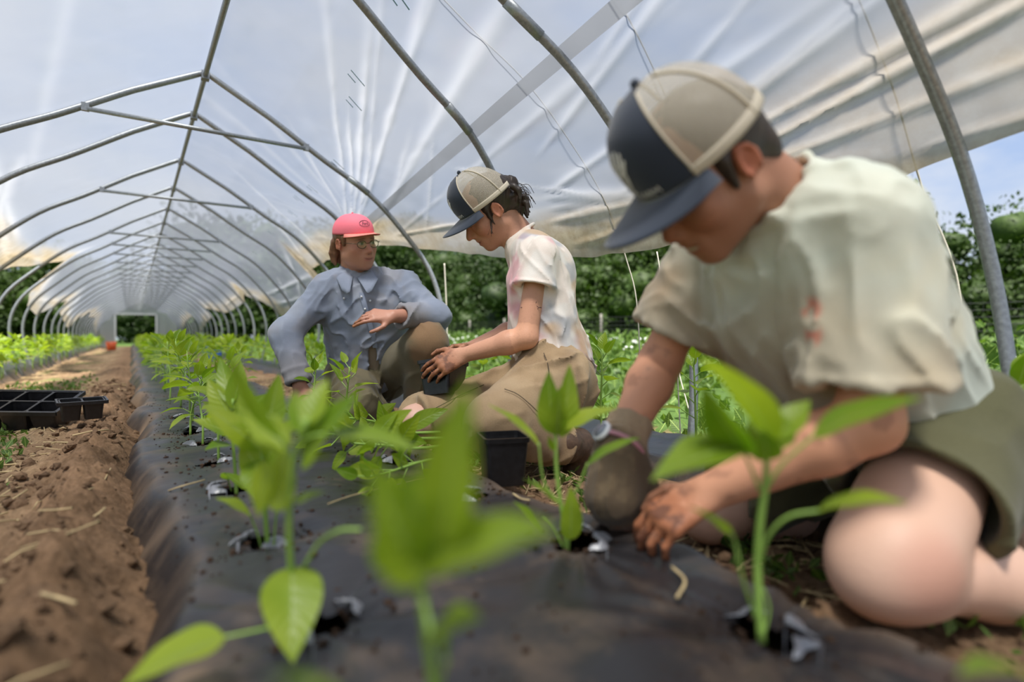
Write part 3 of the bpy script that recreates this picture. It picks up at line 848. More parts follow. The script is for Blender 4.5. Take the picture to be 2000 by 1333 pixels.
def pepper(name_seed, h, n, ll, spread=1.0, lean_=(0, 0), detail=True):
    """returns stem MB and a list of leaf grids, base at origin"""
    r = np.random.RandomState(name_seed)
    top = A(lean_[0] + .03 * r.randn(), lean_[1] + .03 * r.randn(), h)
    st = spline([(0, 0, -.015), (.004 * r.randn(), .004 * r.randn(), h * .35), top * A(.6, .6, .72), top], 10)
    mb = MB().tube(st, np.linspace(.0042, .0022, 10), 6)
    leaves = []
    a = r.rand() * 6.28
    for k in range(n):
        q = .30 + .70 * (k + .5) / n
        i = q * 9; p0 = st[int(i)] + (st[min(int(i) + 1, 9)] - st[int(i)]) * (i % 1)
        a += 2.39 + .3 * r.randn(); d = A(math.cos(a), math.sin(a), 0)
        el = (-.25 + 1.25 * q ** 1.6 + .18 * r.randn())
        pl = (.045 - .022 * q) * (.7 + .6 * r.rand()) * spread
        b = p0 + unit(d + A(0, 0, .5 + .5 * q)) * pl
        L_ = ll * (1.05 - .40 * abs(q - .62) / .4) * (.85 + .3 * r.rand())
        tip = b + unit(d * math.cos(el) + A(0, 0, math.sin(el)) + .25 * r.randn(3)) * L_
        if q < .62: tip = tip + A(0, 0, -.25 * L_)
        nh = A(0, 0, 1) - d * (.9 if el > .6 else .1) + .25 * r.randn(3)
        mb.tube(petiole(p0, b), .0015, 5, caps=False)
        leaves.append(leaf_geo(b, tip, L_ * (.46 + .08 * r.rand()), nh, .10 + .08 * r.rand(), seed=int(r.randint(1e6)), nu=13 if detail else 7, nv=7 if detail else 3, twist=.4 * r.randn()))
    return mb, leaves
def grid_obj(Pn, U, parent, origin, name='leaf', mat=None):
    return MB().grid(Pn, U).build(name, mat or M['leaf'], parent, origin, uv=True)
near_protos = []
for s in range(5):
    r_ = empty('pepper_plant', (0, 0, 0))
    mb, lv = pepper(100 + s, .20 + .02 * s, 11, .088)
    mb.build('stem', M['stem'], r_)
    for Pn, U in lv: grid_obj(Pn, U, r_, None)
    near_protos.append([r_, False, .22])
far_protos = []
for s in range(5):
    r_ = empty('pepper_plant', (0, 0, 0))
    mb, lv = pepper(200 + s, .22 + .02 * s, 14, .095, detail=False)
    mb.build('stem', M['stem'], r_)
    f = MB()
    for Pn, U in lv: f.grid(Pn, U)
    f.build('foliage', M['leaf'], r_, uv=True)
    far_protos.append([r_, False, .24])

def stem_px(pts, r0, r1, root, mb, n=16):
    w_ = spline([P(*p) for p in pts], n)
    mb.tube(w_, np.linspace(r0, r1, n), 8)
    return w_
def hero(base, stems, leaves, label, group=None):
    """plant built leaf by leaf; stems: (points, r0, r1); leaves: (base px, tip px, width m, normal (right, up, toward), bend, twist)"""
    root = empty('pepper_plant', base); tag(root, label, 'pepper plant', group)
    mb = MB()
    for pts, r0, r1 in stems: stem_px(pts, r0, r1, root, mb)
    mb.build('stem', M['stem'], root, origin=base)
    for k, (b, t, w_, nh, bend, tw) in enumerate(leaves):
        Pn, U = leaf_geo(P(*b), P(*t), w_, D(b[0], b[1], *nh), bend, twist=tw, nu=19, nv=9, seed=k * 7 + int(base[1] * 100))
        grid_obj(Pn, U, root, base)
    return root
# A: right in front of the lens, strongly out of focus
b = A(.19, .355, .10)
hero(b, [([(858, 1480, .42), (845, 1330, .40), (826, 1180, .37), (815, 1080, .35)], .0045, .003),
         ([(822, 1160, .365), (836, 1210, .36), (840, 1240, .35)], .0018, .0015), ([(848, 1440, .41), (862, 1330, .375), (872, 1290, .36)], .0018, .0015)],
     [((866, 1065, .29), (918, 742, .27), .034, (-.5, .1, .8), .06, .2), ((826, 1135, .30), (722, 905, .285), .046, (.5, .2, .8), -.05, .1),
      ((848, 1105, .29), (1090, 1035, .25), .038, (.1, .6, .8), .10, .0), ((838, 1240, .33), (940, 1210, .31), .034, (-.1, .8, .6), .05, 0),
      ((868, 1300, .35), (850, 1235, .33), .020, (.2, .4, .8), .05, 0), ((822, 1130, .31), (806, 920, .30), .050, (0, .1, 1), .05, 0),
      ((850, 1110, .30), (880, 930, .29), .040, (.3, .1, .9), .05, 0)],
     'large out-of-focus pepper plant right in front of the lens, nearest of its row')
# B: left foreground
b = A(.19, .70, .09)
hero(b, [([(590, 1235, .655), (575, 1170, .64), (565, 1060, .615), (567, 960, .60), (578, 880, .585), (600, 820, .57)], .0042, .0028),
         ([(572, 1118, .63), (560, 1215, .60), (520, 1228, .575), (440, 1245, .55)], .0018, .0015), ([(592, 1110, .63), (625, 1060, .60), (665, 1037, .575), (705, 1035, .56)], .0022, .0018),
         ([(568, 900, .59), (556, 870, .58), (550, 855, .575)], .0016, .0014), ([(590, 860, .58), (620, 850, .57), (640, 850, .57)], .0016, .0014)],
     [((553, 862, .575), (440, 684, .53), .030, (-.75, .35, .5), .05, .25), ((590, 905, .585), (704, 770, .555), .060, (-.55, .55, .6), .06, -.1), ((640, 850, .57), (815, 882, .54), .036, (.1, .85, .45), .12, .1),
      ((570, 1108, .63), (572, 1296, .56), .062, (0, .25, .95), .10, .0), ((440, 1245, .55), (235, 1345, .50), .060, (-.1, .8, .5), .10, .1), ((560, 880, .585), (480, 800, .60), .036, (-.3, .6, .6), .08, .2),
      ((545, 1000, .60), (560, 870, .62), .040, (-.5, .2, .8), .05, .1), ((600, 830, .57), (640, 740, .60), .030, (-.4, .4, .8), .06, 0), ((590, 850, .58), (575, 765, .62), .030, (.3, .4, .8), .06, 0),
      ((575, 985, .60), (640, 960, .63), .020, (0, .9, .3), .1, 0), ((520, 900, .60), (505, 1010, .60), .024, (-.2, .3, .9), .06, 0)],
     'tall pepper plant in left foreground with one leaf hanging straight down its stem')
# C: behind B
b = A(.19, 1.045, .095)
zc_ = 1.0
hero(b, [([(524, 1085, .945), (518, 1000, .94), (514, 920, .93), (510, 850, .92)], .0042, .0028), ([(512, 1080, .945), (505, 1050, .93), (492, 1015, .92), (488, 1005, .91)], .0018, .0014),
         ([(534, 1075, .94), (540, 1000, .93), (548, 930, .92)], .0018, .0014)],
     [((488, 1008, .91), (420, 974, .88), .040, (-.1, .85, .45), .1, 0), ((508, 880, .92), (395, 790, .90), .046, (-.4, .7, .5), .1, .1), ((512, 860, .92), (470, 735, .95), .042, (-.6, .4, .6), .06, .2),
      ((518, 850, .92), (545, 730, .95), .042, (.3, .4, .8), .06, .1), ((520, 900, .92), (560, 840, .90), .046, (.2, .6, .8), .08, .1), ((512, 930, .93), (470, 860, .92), .046, (-.3, .5, .8), .06, .1),
      ((500, 900, .92), (500, 980, .86), .044, (-.2, .3, .9), .06, .1), ((522, 870, .92), (610, 815, .95), .044, (.2, .8, .4), .10, 0), ((515, 860, .92), (440, 830, .86), .040, (-.1, .8, .5), .10, 0)],
     'bushy pepper plant just behind the left foreground plant, pale leaf low on its left')
# D
b = A(.19, 1.43, .095)
hero(b, [([(462, 972, 1.255), (458, 900, 1.25), (452, 830, 1.24), (455, 780, 1.23)], .004, .0026), ([(452, 960, 1.25), (445, 935, 1.22)], .0016, .0014)],
     [((447, 938, 1.23), (433, 925, 1.19), .020, (-.3, .8, .4), .1, 0), ((480, 955, 1.22), (436, 924, 1.20), .030, (-.2, .8, .5), .1, 0), ((452, 850, 1.24), (375, 820, 1.22), .046, (-.2, .8, .5), .1, .1),
      ((455, 820, 1.23), (405, 740, 1.25), .048, (-.5, .5, .6), .06, .1), ((456, 800, 1.23), (470, 705, 1.27), .046, (.2, .3, .9), .06, .1), ((456, 830, 1.23), (520, 770, 1.25), .050, (.3, .6, .6), .08, .1),
      ((452, 870, 1.24), (400, 880, 1.18), .044, (-.1, .8, .5), .12, .1), ((460, 860, 1.24), (490, 790, 1.18), .046, (.2, .3, .9), .06, .1), ((455, 790, 1.23), (430, 700, 1.30), .040, (-.3, .3, .9), .06, .1)],
     'pepper plant standing third from the lens in the left row, beside a white-edged hole')
# E: beside the hands in the hole
b = A(.61, .70, .10)
hero(b, [([(1108, 1082, .905), (1102, 1030, .90), (1088, 930, .895), (1085, 850, .89), (1086, 800, .89)], .0038, .0026), ([(1100, 1070, .90), (1080, 1030, .895), (1062, 1010, .89)], .0016, .0013),
         ([(1092, 985, .895), (1062, 940, .89), (1052, 865, .885)], .0018, .0014), ([(1098, 1000, .895), (1125, 960, .89), (1148, 905, .88)], .0018, .0014), ([(1110, 1080, .90), (1112, 1050, .89)], .0016, .0013)],
     [((1060, 1045, .885), (1002, 980, .87), .040, (-.2, .8, .5), .08, .0), ((1114, 1055, .885), (1114, 950, .87), .036, (.2, .2, .95), .08, .0), ((1052, 870, .885), (952, 790, .87), .044, (-.2, .85, .4), .08, .15),
      ((1148, 908, .88), (1250, 856, .86), .036, (-.2, .9, .4), .10, .1), ((1090, 985, .89), (1020, 935, .90), .022, (-.2, .9, .3), .1, .0), ((1082, 850, .89), (1072, 725, .88), .044, (-.4, .1, .9), .08, .1),
      ((1096, 855, .89), (1112, 712, .90), .042, (.5, .1, .85), .08, -.1), ((1100, 840, .885), (1205, 798, .875), .040, (.1, .85, .5), .12, .0), ((1088, 850, .885), (1094, 755, .86), .030, (0, .1, 1), .05, 0),
      ((1082, 880, .89), (1072, 850, .88), .012, (-.4, .3, .8), .05, 0)],
     'pepper plant right beside the gloved hand at the planting hole')
# F: right foreground
b = A(.625, .372, .10)
hero(b, [([(1488, 1255, .60), (1482, 1180, .60), (1480, 1100, .60), (1485, 1020, .595), (1495, 950, .59), (1498, 880, .58)], .0046, .0032), ([(1483, 1110, .60), (1500, 1050, .585), (1540, 1010, .57), (1600, 998, .56)], .0022, .0016),
         ([(1500, 950, .59), (1530, 905, .58), (1592, 850, .57)], .0018, .0014), ([(1485, 960, .59), (1460, 900, .58), (1450, 880, .575)], .0018, .0014), ([(1478, 1215, .60), (1450, 1130, .58), (1435, 1060, .57), (1425, 1040, .56)], .0018, .0014),
         ([(1492, 1240, .60), (1502, 1190, .60), (1490, 1150, .60)], .0014, .0012)],
     [((1510, 862, .575), (1362, 698, .52), .046, (-.3, .75, .55), .16, .1), ((1460, 890, .575), (1372, 752, .54), .046, (-.5, .4, .8), .05, .1), ((1500, 880, .58), (1508, 790, .60), .048, (.1, .2, .95), .06, .1),
      ((1512, 858, .58), (1582, 782, .60), .034, (-.2, .5, .8), .06, .1), ((1588, 852, .57), (1802, 778, .50), .042, (-.1, .75, .6), .10, .0), ((1450, 872, .575), (1272, 940, .535), .056, (-.1, .75, .65), .14, .1),
      ((1598, 1000, .56), (1772, 984, .50), .036, (0, .85, .5), .16, .0), ((1428, 1048, .565), (1342, 990, .545), .018, (-.2, .9, .3), .10, .1), ((1500, 900, .575), (1490, 840, .56), .03, (0, .3, .9), .06, .1)],
     'large pepper plant in right foreground, in front of the olive shorts and bare knee')
# leaves of two more plants entering the frame from below
b = A(.66, .13, .10)
hero(b, [([(2075, 1700, .42), (2060, 1500, .40), (2030, 1400, .37)], .004, .003), ([(2030, 1400, .37), (2050, 1340, .35)], .002, .0016)],
     [((2050, 1340, .35), (1872, 1322, .30), .030, (-.1, .9, .35), .12, 0), ((2040, 1360, .36), (2120, 1290, .34), .030, (.1, .9, .35), .1, 0)],
     'leaf tip of a pepper plant poking in at the bottom right corner')
b = A(.19, .10, .10)
hero(b, [([(640, 2600, .24), (640, 1900, .22), (640, 1500, .20)], .003, .002)],
     [((700, 1440, .20), (520, 1325, .20), .020, (0, .9, .3), .2, 0), ((640, 1480, .20), (800, 1400, .20), .02, (0, .9, .3), .15, 0)],
     'blurred leaf edge at the very bottom, left of centre')
# plants placed in rows
rr = np.random.RandomState(77)
def plant(protos_, x, y, s, lab, grp, z=None, h=None):
    p_ = protos_[rr.randint(5)]
    zz = bz(x, y) if z is None else z
    sc_ = s if h is None else h / p_[2]
    return put_copy(p_, (x, y, zz - .004), rr.rand() * 6.28, sc_, lab, 'pepper plant', grp)
plant(near_protos, .20, 1.755, 1.0, 'pepper plant fourth from the lens in the left row, behind an empty white-edged hole', None)
plant(near_protos, .19, 2.09, 1.05, 'pepper plant fifth from the lens in the left row', None)
plant(near_protos, .18, 2.42, 1.1, 'pepper plant drooping low leaves over torn silver plastic at the row edge', None)
plant(near_protos, .20, 2.60, 1.0, 'small pepper plant squeezed between two larger ones in the left row', None)
plant(near_protos, .61, 1.93, 1.0, 'upright pepper plant in front of the crouching person in blue shirt', None)
plant(near_protos, .57, 2.20, .92, 'pepper plant left of the upright one, before the blue sleeve', None)
n_row = 0
y = 2.80
while y < 28.5:
    for x in (XL_, XR_):
        if x == XR_ and y < 4.0: continue
        xx, yy = x + .02 * rr.randn(), y + .03 * rr.randn() + (.17 if x == XR_ else 0)
        if yy < 3.8: plant(near_protos, xx, yy, 1.15, 'leafy pepper plant in the left row level with the crouching person', 'left-row plants level with the crouching person')
        else: plant(far_protos, xx, yy, 1.02 + .15 * rr.rand(), 'small pepper plant in the rows running to the far doorway', 'pepper plants on the main bed running to the far doorway')
        n_row += 1
    y += .345
y = 5.2
while y < 27:
    for x in (-1.00, -1.24):
        plant(far_protos, x + .03 * rr.randn(), y + .05 * rr.randn(), 1.12 + .25 * rr.rand(), 'leafy pepper plant on the far left bed under the left side hoops', 'pepper plants on the far left bed', z=.08)
    y += .40 if y < 14 else .6
y = .35
while y < 22:
    if y < 3.4: lab, g_ = 'pepper plant on the right side bed between the kneeling people and the hoops', 'plants on the right side bed near the kneeling people'
    else: lab, g_ = 'pepper plant on the right side bed, far behind the crouching person', 'plants on the right side bed further back'
    plant(near_protos if y < 3.4 else far_protos, 1.52 + .03 * rr.randn(), y, 1.12 + .2 * rr.rand(), lab, g_, z=.07)
    y += .42
# uprooted transplants lying on the plastic, waiting to be set
for k, (x0, y0, ang_, s, lab) in enumerate([(.80, 1.50, .0, 1.35, 'transplant lying on its side on the plastic, leaves toward the lens'), (.79, 1.60, -.12, 1.3, 'transplant lying across the plastic behind another lying one'),
                                       (.72, 1.42, .16, 1.2, 'transplant lying nearest the square black pot, stem toward it'), (.84, 1.74, -.05, 1.25, 'transplant lying with bare stem against the khaki knee'),
                                       (.70, 1.30, .35, 1.0, 'small transplant lying loose left of the square black pot')]):
    p_ = near_protos[(k * 2 + 1) % 5]
    o = put_copy(p_, (x0, y0, bz(.5, y0) + .035), 0, s, lab, 'pepper transplant', None)
    o.rotation_euler = (math.radians(86), 0, ang_ - math.pi / 2)

# ================================================================== PEOPLE
# Bodies and clothes are grown as smooth distance fields and meshed as one continuous surface each.
class Field:
    def __init__(s, lo, hi, res):
        s.lo = np.asarray(lo, float); s.res = res
        s.n = np.ceil((np.asarray(hi, float) - s.lo) / res).astype(int) + 1
        s.f = np.full(s.n, .06, np.float32)
    def put(s, fn, lo, hi, k=.01, op='u', m_=None):
        m_ = (max(k, .012) + .012) if m_ is None else m_
        a = np.clip(np.floor((np.asarray(lo) - m_ - s.lo) / s.res).astype(int), 0, s.n); b = np.clip(np.ceil((np.asarray(hi) + m_ - s.lo) / s.res).astype(int) + 1, 0, s.n)
        if np.any(b <= a): return s
        ax = [(s.lo[i] + s.res * np.arange(a[i], b[i])).astype(np.float32) for i in range(3)]
        X, Y, Z = np.meshgrid(*ax, indexing='ij', sparse=True)
        d = fn(X, Y, Z).astype(np.float32)
        sl = tuple(slice(a[i], b[i]) for i in range(3)); g = s.f[sl]
        if op == 'u':
            h = np.maximum(k - np.abs(g - d), 0) / k; s.f[sl] = np.minimum(g, d) - h * h * k * .25
        elif op == 's':
            d = -d; h = np.maximum(k - np.abs(g - d), 0) / k; s.f[sl] = np.maximum(g, d) + h * h * k * .25
        elif op == 'i':
            s.f[sl] = np.maximum(g, d)
        return s
    def cap(s, a, b, ra, rb, k=.02, op='u', flat=None):
        a, b = np.asarray(a, float), np.asarray(b, float); ab = b - a; L2 = ab @ ab + 1e-12; L_ = math.sqrt(L2); R = max(ra, rb)
        def fn(X, Y, Z):
            px, py, pz = X - a[0], Y - a[1], Z - a[2]
            t = np.clip((px * ab[0] + py * ab[1] + pz * ab[2]) / L2, 0, 1)
            d = np.sqrt((px - t * ab[0]) ** 2 + (py - t * ab[1]) ** 2 + (pz - t * ab[2]) ** 2) - (ra + (rb - ra) * t)
            if flat:
                e = ((px - ab[0]) * ab[0] + (py - ab[1]) * ab[1] + (pz - ab[2]) * ab[2]) / L_
                d = np.maximum(d, e)
            return d
        return s.put(fn, np.minimum(a, b) - R, np.maximum(a, b) + R, k, op)
    def chain(s, pts, rs, k=.02, op='u'):
        for i in range(len(pts) - 1): s.cap(pts[i], pts[i + 1], rs[i], rs[i + 1], k, op)
        return s
    def ell(s, c, r, R=None, k=.02, op='u'):
        c = np.asarray(c, float); r = np.asarray(r, float); R = np.eye(3) if R is None else np.asarray(R, float)
        def fn(X, Y, Z):
            q = [(X - c[0]) * R[0, i] + (Y - c[1]) * R[1, i] + (Z - c[2]) * R[2, i] for i in range(3)]
            k0 = np.sqrt(sum((q[i] / r[i]) ** 2 for i in range(3))); k1 = np.sqrt(sum((q[i] / r[i] ** 2) ** 2 for i in range(3))) + 1e-9
            return k0 * (k0 - 1) / k1
        return s.put(fn, c - r.max(), c + r.max(), k, op)
    def merge(s, o, k):
        m_ = o.f < .05
        g, d = s.f[m_], o.f[m_]; h = np.maximum(k - np.abs(g - d), 0) / k; s.f[m_] = np.minimum(g, d) - h * h * k * .25
        return s
    def blank(s):
        o = Field.__new__(Field); o.lo, o.res, o.n = s.lo, s.res, s.n; o.f = np.full(s.n, .06, np.float32); return o
    def cut(s, p, n):
        """remove everything on the side of plane (p) that n points to"""
        p = np.asarray(p, float); n = unit(n)
        def fn(X, Y, Z): return (X - p[0]) * n[0] + (Y - p[1]) * n[1] + (Z - p[2]) * n[2]
        return s.put(fn, s.lo, s.lo + s.n * s.res, .001, 'i')
    def warp(s, fn, band=.02):
        m_ = np.nonzero(np.abs(s.f) < band)
        p = s.lo + np.stack(m_, -1) * s.res
        s.f[m_] += fn(p).astype(np.float32); return s
    def mesh(s, smooth=1):
        f = s.f; S = f < 0
        c = [S[i:S.shape[0] - 1 + i, j:S.shape[1] - 1 + j, k:S.shape[2] - 1 + k] for i in (0, 1) for j in (0, 1) for k in (0, 1)]
        al, an = c[0].copy(), c[0].copy()
        for q in c[1:]: al &= q; an |= q
        cell = np.nonzero(an & ~al); nc = len(cell[0])
        ids = np.full(an.shape, -1, np.int32); ids[cell] = np.arange(nc)
        acc = np.zeros((nc, 3)); cnt = np.zeros(nc)
        off = [(i, j, k) for i in (0, 1) for j in (0, 1) for k in (0, 1)]
        val = {o: f[cell[0] + o[0], cell[1] + o[1], cell[2] + o[2]] for o in off}
        for o in off:
            for ax in range(3):
                if o[ax] == 0:
                    o2 = tuple(o[i] + (1 if i == ax else 0) for i in range(3))
                    a, b = val[o], val[o2]; m_ = (a < 0) != (b < 0)
                    t = a[m_] / (a[m_] - b[m_]); p = np.tile(np.array(o, float), (m_.sum(), 1)); p[:, ax] += t
                    acc[m_] += p; cnt[m_] += 1
        V = s.lo + s.res * (np.stack(cell, -1) + acc / cnt[:, None])
        Fs = []
        for ax in range(3):
            sl0 = [slice(1, -1)] * 3; sl1 = [slice(1, -1)] * 3; sl0[ax] = slice(0, -1); sl1[ax] = slice(1, None)
            a, b = S[tuple(sl0)], S[tuple(sl1)]
            e = np.nonzero(a != b); base = [e[i] + (0 if i == ax else 1) for i in range(3)]
            u, v = (ax + 1) % 3, (ax + 2) % 3
            def g(du, dv):
                q = [base[0].copy(), base[1].copy(), base[2].copy()]; q[u] -= du; q[v] -= dv
                return ids[q[0], q[1], q[2]]
            quad = np.stack([g(1, 1), g(0, 1), g(0, 0), g(1, 0)], -1)
            flip = ~a[e]
            quad[flip] = quad[flip][:, ::-1]
            Fs.append(quad[(quad >= 0).all(1)])
        F = np.concatenate(Fs)
        for _ in range(smooth):
            sm = np.zeros_like(V); n_ = np.zeros(len(V))
            for i in range(4):
                a, b = F[:, i], F[:, (i + 1) % 4]
                for ax in range(3):
                    sm[:, ax] += np.bincount(a, V[b, ax], len(V)) + np.bincount(b, V[a, ax], len(V))
                n_ += np.bincount(a, minlength=len(V)) + np.bincount(b, minlength=len(V))
            V = V * .4 + .6 * sm / np.maximum(n_, 1)[:, None]
        return V, F
def ridge(p, f, seed=0):
    return 1 - 2 * np.abs(noise(p, f, seed))
def creases(p, d, f, amp, seed=0, st=.11):
    """soft cloth folds running along direction d"""
    d = unit(d); q = p - (p @ d)[:, None] * d * (1 - st)
    w_ = .03 * np.stack([noise(p, 6, seed), noise(p, 6, seed + 1), noise(p, 6, seed + 2)], -1)
    rdg = np.clip(ridge(q + w_ * .5, f, seed), -.2, 1) ** 2 * np.sign(ridge(q + w_ * .5, f, seed))
    return np.minimum(-amp * 1.6 * rdg * np.clip(.45 + .9 * noise(p, 4.5, seed + 4), 0, 1.2), .0025)
def ik(a, b, l1, l2, hint):
    a, b = np.asarray(a, float), np.asarray(b, float); d = b - a; L_ = np.linalg.norm(d); d = d / L_
    L_ = min(L_, (l1 + l2) * .999); x = (l1 * l1 - l2 * l2 + L_ * L_) / (2 * L_); h = math.sqrt(max(l1 * l1 - x * x, 0))
    n = np.asarray(hint, float); n = unit(n - d * (n @ d)); return a + d * x + n * h

class Head:
    def __init__(s, c, u, f, sc_=1.0):
        s.c = np.asarray(c, float); s.u = unit(u); f = np.asarray(f, float); s.f = unit(f - s.u * (f @ s.u)); s.l = np.cross(s.u, s.f) * -1
        s.l = np.cross(s.f, s.u) * -1 if False else np.cross(s.u, s.f)
        s.s = sc_; s.R = np.stack([s.l, s.f, s.u], 1)
    def p(s, x, y, z): return s.c + s.s * (s.l * x + s.f * y + s.u * z)
    def local(s, V): return (V - s.c) @ s.R / s.s
    def grow(s, F, smile=0.0, nose=1.0):
        p, k_ = s.p, s.s
        F.ell(p(0, -.015, .032), A(.077, .097, .088) * k_, s.R, .02)
        F.ell(p(0, .026, -.030), A(.061, .064, .082) * k_, s.R, .03)
        F.ell(p(0, .040, .03), A(.058, .052, .055) * k_, s.R, .03)
        for q in (-1, 1):
            F.cap(p(q * .052, .000, -.058), p(q * .015, .068, -.098), .019 * k_, .016 * k_, .03)
            F.ell(p(q * .042, .058, -.026), A(.024, .024, .020) * k_ * (1 + .12 * smile), s.R, .025)
            F.ell(p(q * .031, .101, .005), A(.015, .012, .010) * k_, s.R, .012, 's')
        F.ell(p(0, .078, -.100), A(.018, .017, .015) * k_, s.R, .02)
        F.cap(p(-.034, .082, .024), p(.034, .082, .024), .010 * k_, .010 * k_, .016)
        F.cap(p(0, .083, .018), p(0, .112 * nose, -.028), .0075 * k_, .0105 * k_, .012)
        F.ell(p(0, .113 * nose, -.032), A(.010, .010, .009) * k_, s.R, .006)
        F.cap(p(0, .086, .0), p(0, .097, -.034), .012 * k_, .0125 * k_, .010); F.cap(p(0, .088, -.036), p(0, .088, -.056), .013 * k_, .014 * k_, .012)
        for q in (-1, 1):
            F.ell(p(q * .012, .101, -.036), A(.0075, .010, .007) * k_, s.R, .007)
            F.ell(p(q * .007, .106, -.0445), A(.003, .005, .003) * k_, s.R, .003, 's')
            F.ell(p(q * .031, .081, .004), A(.0145, .0125, .0125) * k_, s.R, .006)
            # ear: bowl with a rim
            ec = p(q * .077, -.012, -.009)
            F.ell(ec, A(.0075, .0145, .026) * k_, s.R, .008)
            F.ell(p(q * .088, -.007, -.004), A(.0085, .0085, .015) * k_, s.R, .003, 's')
            rim = [p(q * .084, -.013 + .0155 * math.cos(a), -.007 + .0265 * math.sin(a)) for a in np.linspace(-.9, 3.9, 11)]
            F.chain(rim, [.0042 * k_] * 11, .003)
        w_, up_ = .023 + .006 * smile, .006 * smile
        F.ell(p(0, .080, -.066), A(.030, .020, .022) * k_, s.R, .02)
        F.chain([p(-w_, .083, -.064 + up_), p(-.009, .0985, -.0600), p(0, .0985, -.0615), p(.009, .0985, -.0600), p(w_, .083, -.064 + up_)], [.003 * k_, .0055 * k_, .005 * k_, .0055 * k_, .003 * k_], .005)
        F.chain([p(-w_ * .9, .082, -.070 + up_), p(0, .0965, -.0745), p(w_ * .9, .082, -.070 + up_)], [.003 * k_, .0072 * k_, .003 * k_], .005)
        g_ = .0018 + .0032 * smile
        F.chain([p(-w_ * 1.02, .092, -.0665 + up_ * 1.1), p(0, .106, -.0672), p(w_ * 1.02, .092, -.0665 + up_ * 1.1)], [.0015 * k_, g_ * k_, .0015 * k_], .002, 's')
        if smile > 0:
            for q in (-1, 1):
                F.chain([p(q * .026, .094, -.042), p(q * .036, .086, -.052), p(q * .037, .078, -.066)], [.001, .003, .001], .006, 's')
    def paint(s, V, col, base, lip=(.42, .14, .11), blush=.35, brow=(.05, .03, .02), red_ear=.5, open_eyes=False):
        q = s.local(V); near_ = np.linalg.norm(q, axis=1) < .16
        def mixc(m_, c): col[:] = col + (np.asarray(c) - col) * (m_ * near_)[:, None]
        x, y, z = np.abs(q[:, 0]), q[:, 1], q[:, 2]
        mixc(blush * np.exp(-((x - .042) ** 2 + (y - .06) ** 2 + (z + .026) ** 2) / .0007), A(*base) * A(1.05, .62, .55))
        mixc(blush * np.exp(-((x) ** 2 + (y - .112) ** 2 + (z + .03) ** 2) / .0003), A(*base) * A(1.05, .65, .58))
        mixc(red_ear * sst(.070, .080, x) * sst(.04, .02, np.abs(z)), A(*base) * A(1.1, .55, .42))
        mixc(.85 * np.clip(np.exp(-((x / .022) ** 4 + ((z + .067) / .0085) ** 4)), 0, 1) * (y > .082), lip)
        mixc(.75 * np.exp(-((x / .024) ** 6 + ((z + .0668 - .2 * x * x / .02) / .0024) ** 2)) * (y > .08), (.10, .03, .02))
        mixc(.6 * np.exp(-(((x - .007) / .005) ** 2 + ((z + .044) / .003) ** 2)) * (y > .09), (.08, .03, .02))
        mixc(.85 * np.exp(-(((x - .031) / .020) ** 4 + ((z - .0235 + .15 * (x - .031)) / .0045) ** 2)) * (y > .05), brow)
        if open_eyes:
            mixc(.9 * np.exp(-(((x - .031) / .0135) ** 4 + ((z - .003) / .0058) ** 4)) * (y > .07), (.42, .38, .36))
            mixc(1.0 * np.exp(-(((q[:, 0] - np.sign(q[:, 0]) * .031 - .003) / .0062) ** 4 + ((z - .003) / .0060) ** 4)) * (y > .07), (.05, .045, .03))
            mixc(.9 * np.exp(-(((x - .031) / .016) ** 4 + ((z - .0095) / .0022) ** 2)) * (y > .07), (.06, .025, .02))
        else:
            mixc(.8 * np.exp(-(((x - .031) / .014) ** 4 + ((z - .001) / .0022) ** 2)) * (y > .07), (.04, .02, .015))
        return col

def hand(F, wr, d, n, t, curl=(.5, .6, .7, .8), thumb=.5, s_=1.0, spread=1.0, k=.003):
    """palm, five bent fingers; d fingers' direction, n back of the hand, t thumb side. returns finger tips"""
    d = unit(d); n = np.asarray(n, float); n = unit(n - d * (n @ d)); t = np.asarray(t, float); t = unit(t - d * (t @ d) - n * (n @ t))
    wr = np.asarray(wr, float)
    offs = A(.027, .009, -.009, -.026) * spread; ln = ((.043, .026, .020), (.047, .029, .021), (.043, .027, .020), (.034, .021, .018))
    kn = [wr + s_ * (d * (.088 - .004 * abs(i - 1) - .004 * (i == 3)) + t * offs[i] + n * (.003 if i in (1, 2) else 0)) for i in range(4)]
    for i in range(4):
        F.cap(wr + t * offs[i] * .55 + d * .008, kn[i], .0145 * s_, .0112 * s_, .012)
    F.cap(wr + d * .02 + t * .018 - n * .004, wr + d * .055 * s_ + t * .026 - n * .006, .014 * s_, .010 * s_, .012)
    tips = []
    for i in range(4):
        p = kn[i]; a = 0; dd = unit(d + t * offs[i] * (2.2 if spread > 1 else .8)); r = .0088 * s_ if i < 3 else .0078 * s_
        for j in range(3):
            a += curl[i] * (1, 1.1, .6)[j]
            v = dd * math.cos(a) - n * math.sin(a); q = p + v * ln[i][j] * s_
            F.cap(p, q, r, r * .93, k if j else .006); r *= .92; p = q
        tips.append(p)
    b = wr + s_ * (d * .022 + t * .024 - n * .006)
    v = unit(d * .62 + t * .78 - n * .15); p1 = b + v * .040 * s_
    v = unit(d * (.80) + t * (.55 - thumb * .5) - n * thumb * .7); p2 = p1 + v * .032 * s_
    v = unit(d * (.85) + t * (.3 - thumb * .7) - n * thumb); p3 = p2 + v * .026 * s_
    F.cap(b, p1, .0125 * s_, .0105 * s_, .012); F.cap(p1, p2, .0098 * s_, .0090 * s_, k); F.cap(p2, p3, .0090 * s_, .0078 * s_, k)
    return kn, tips
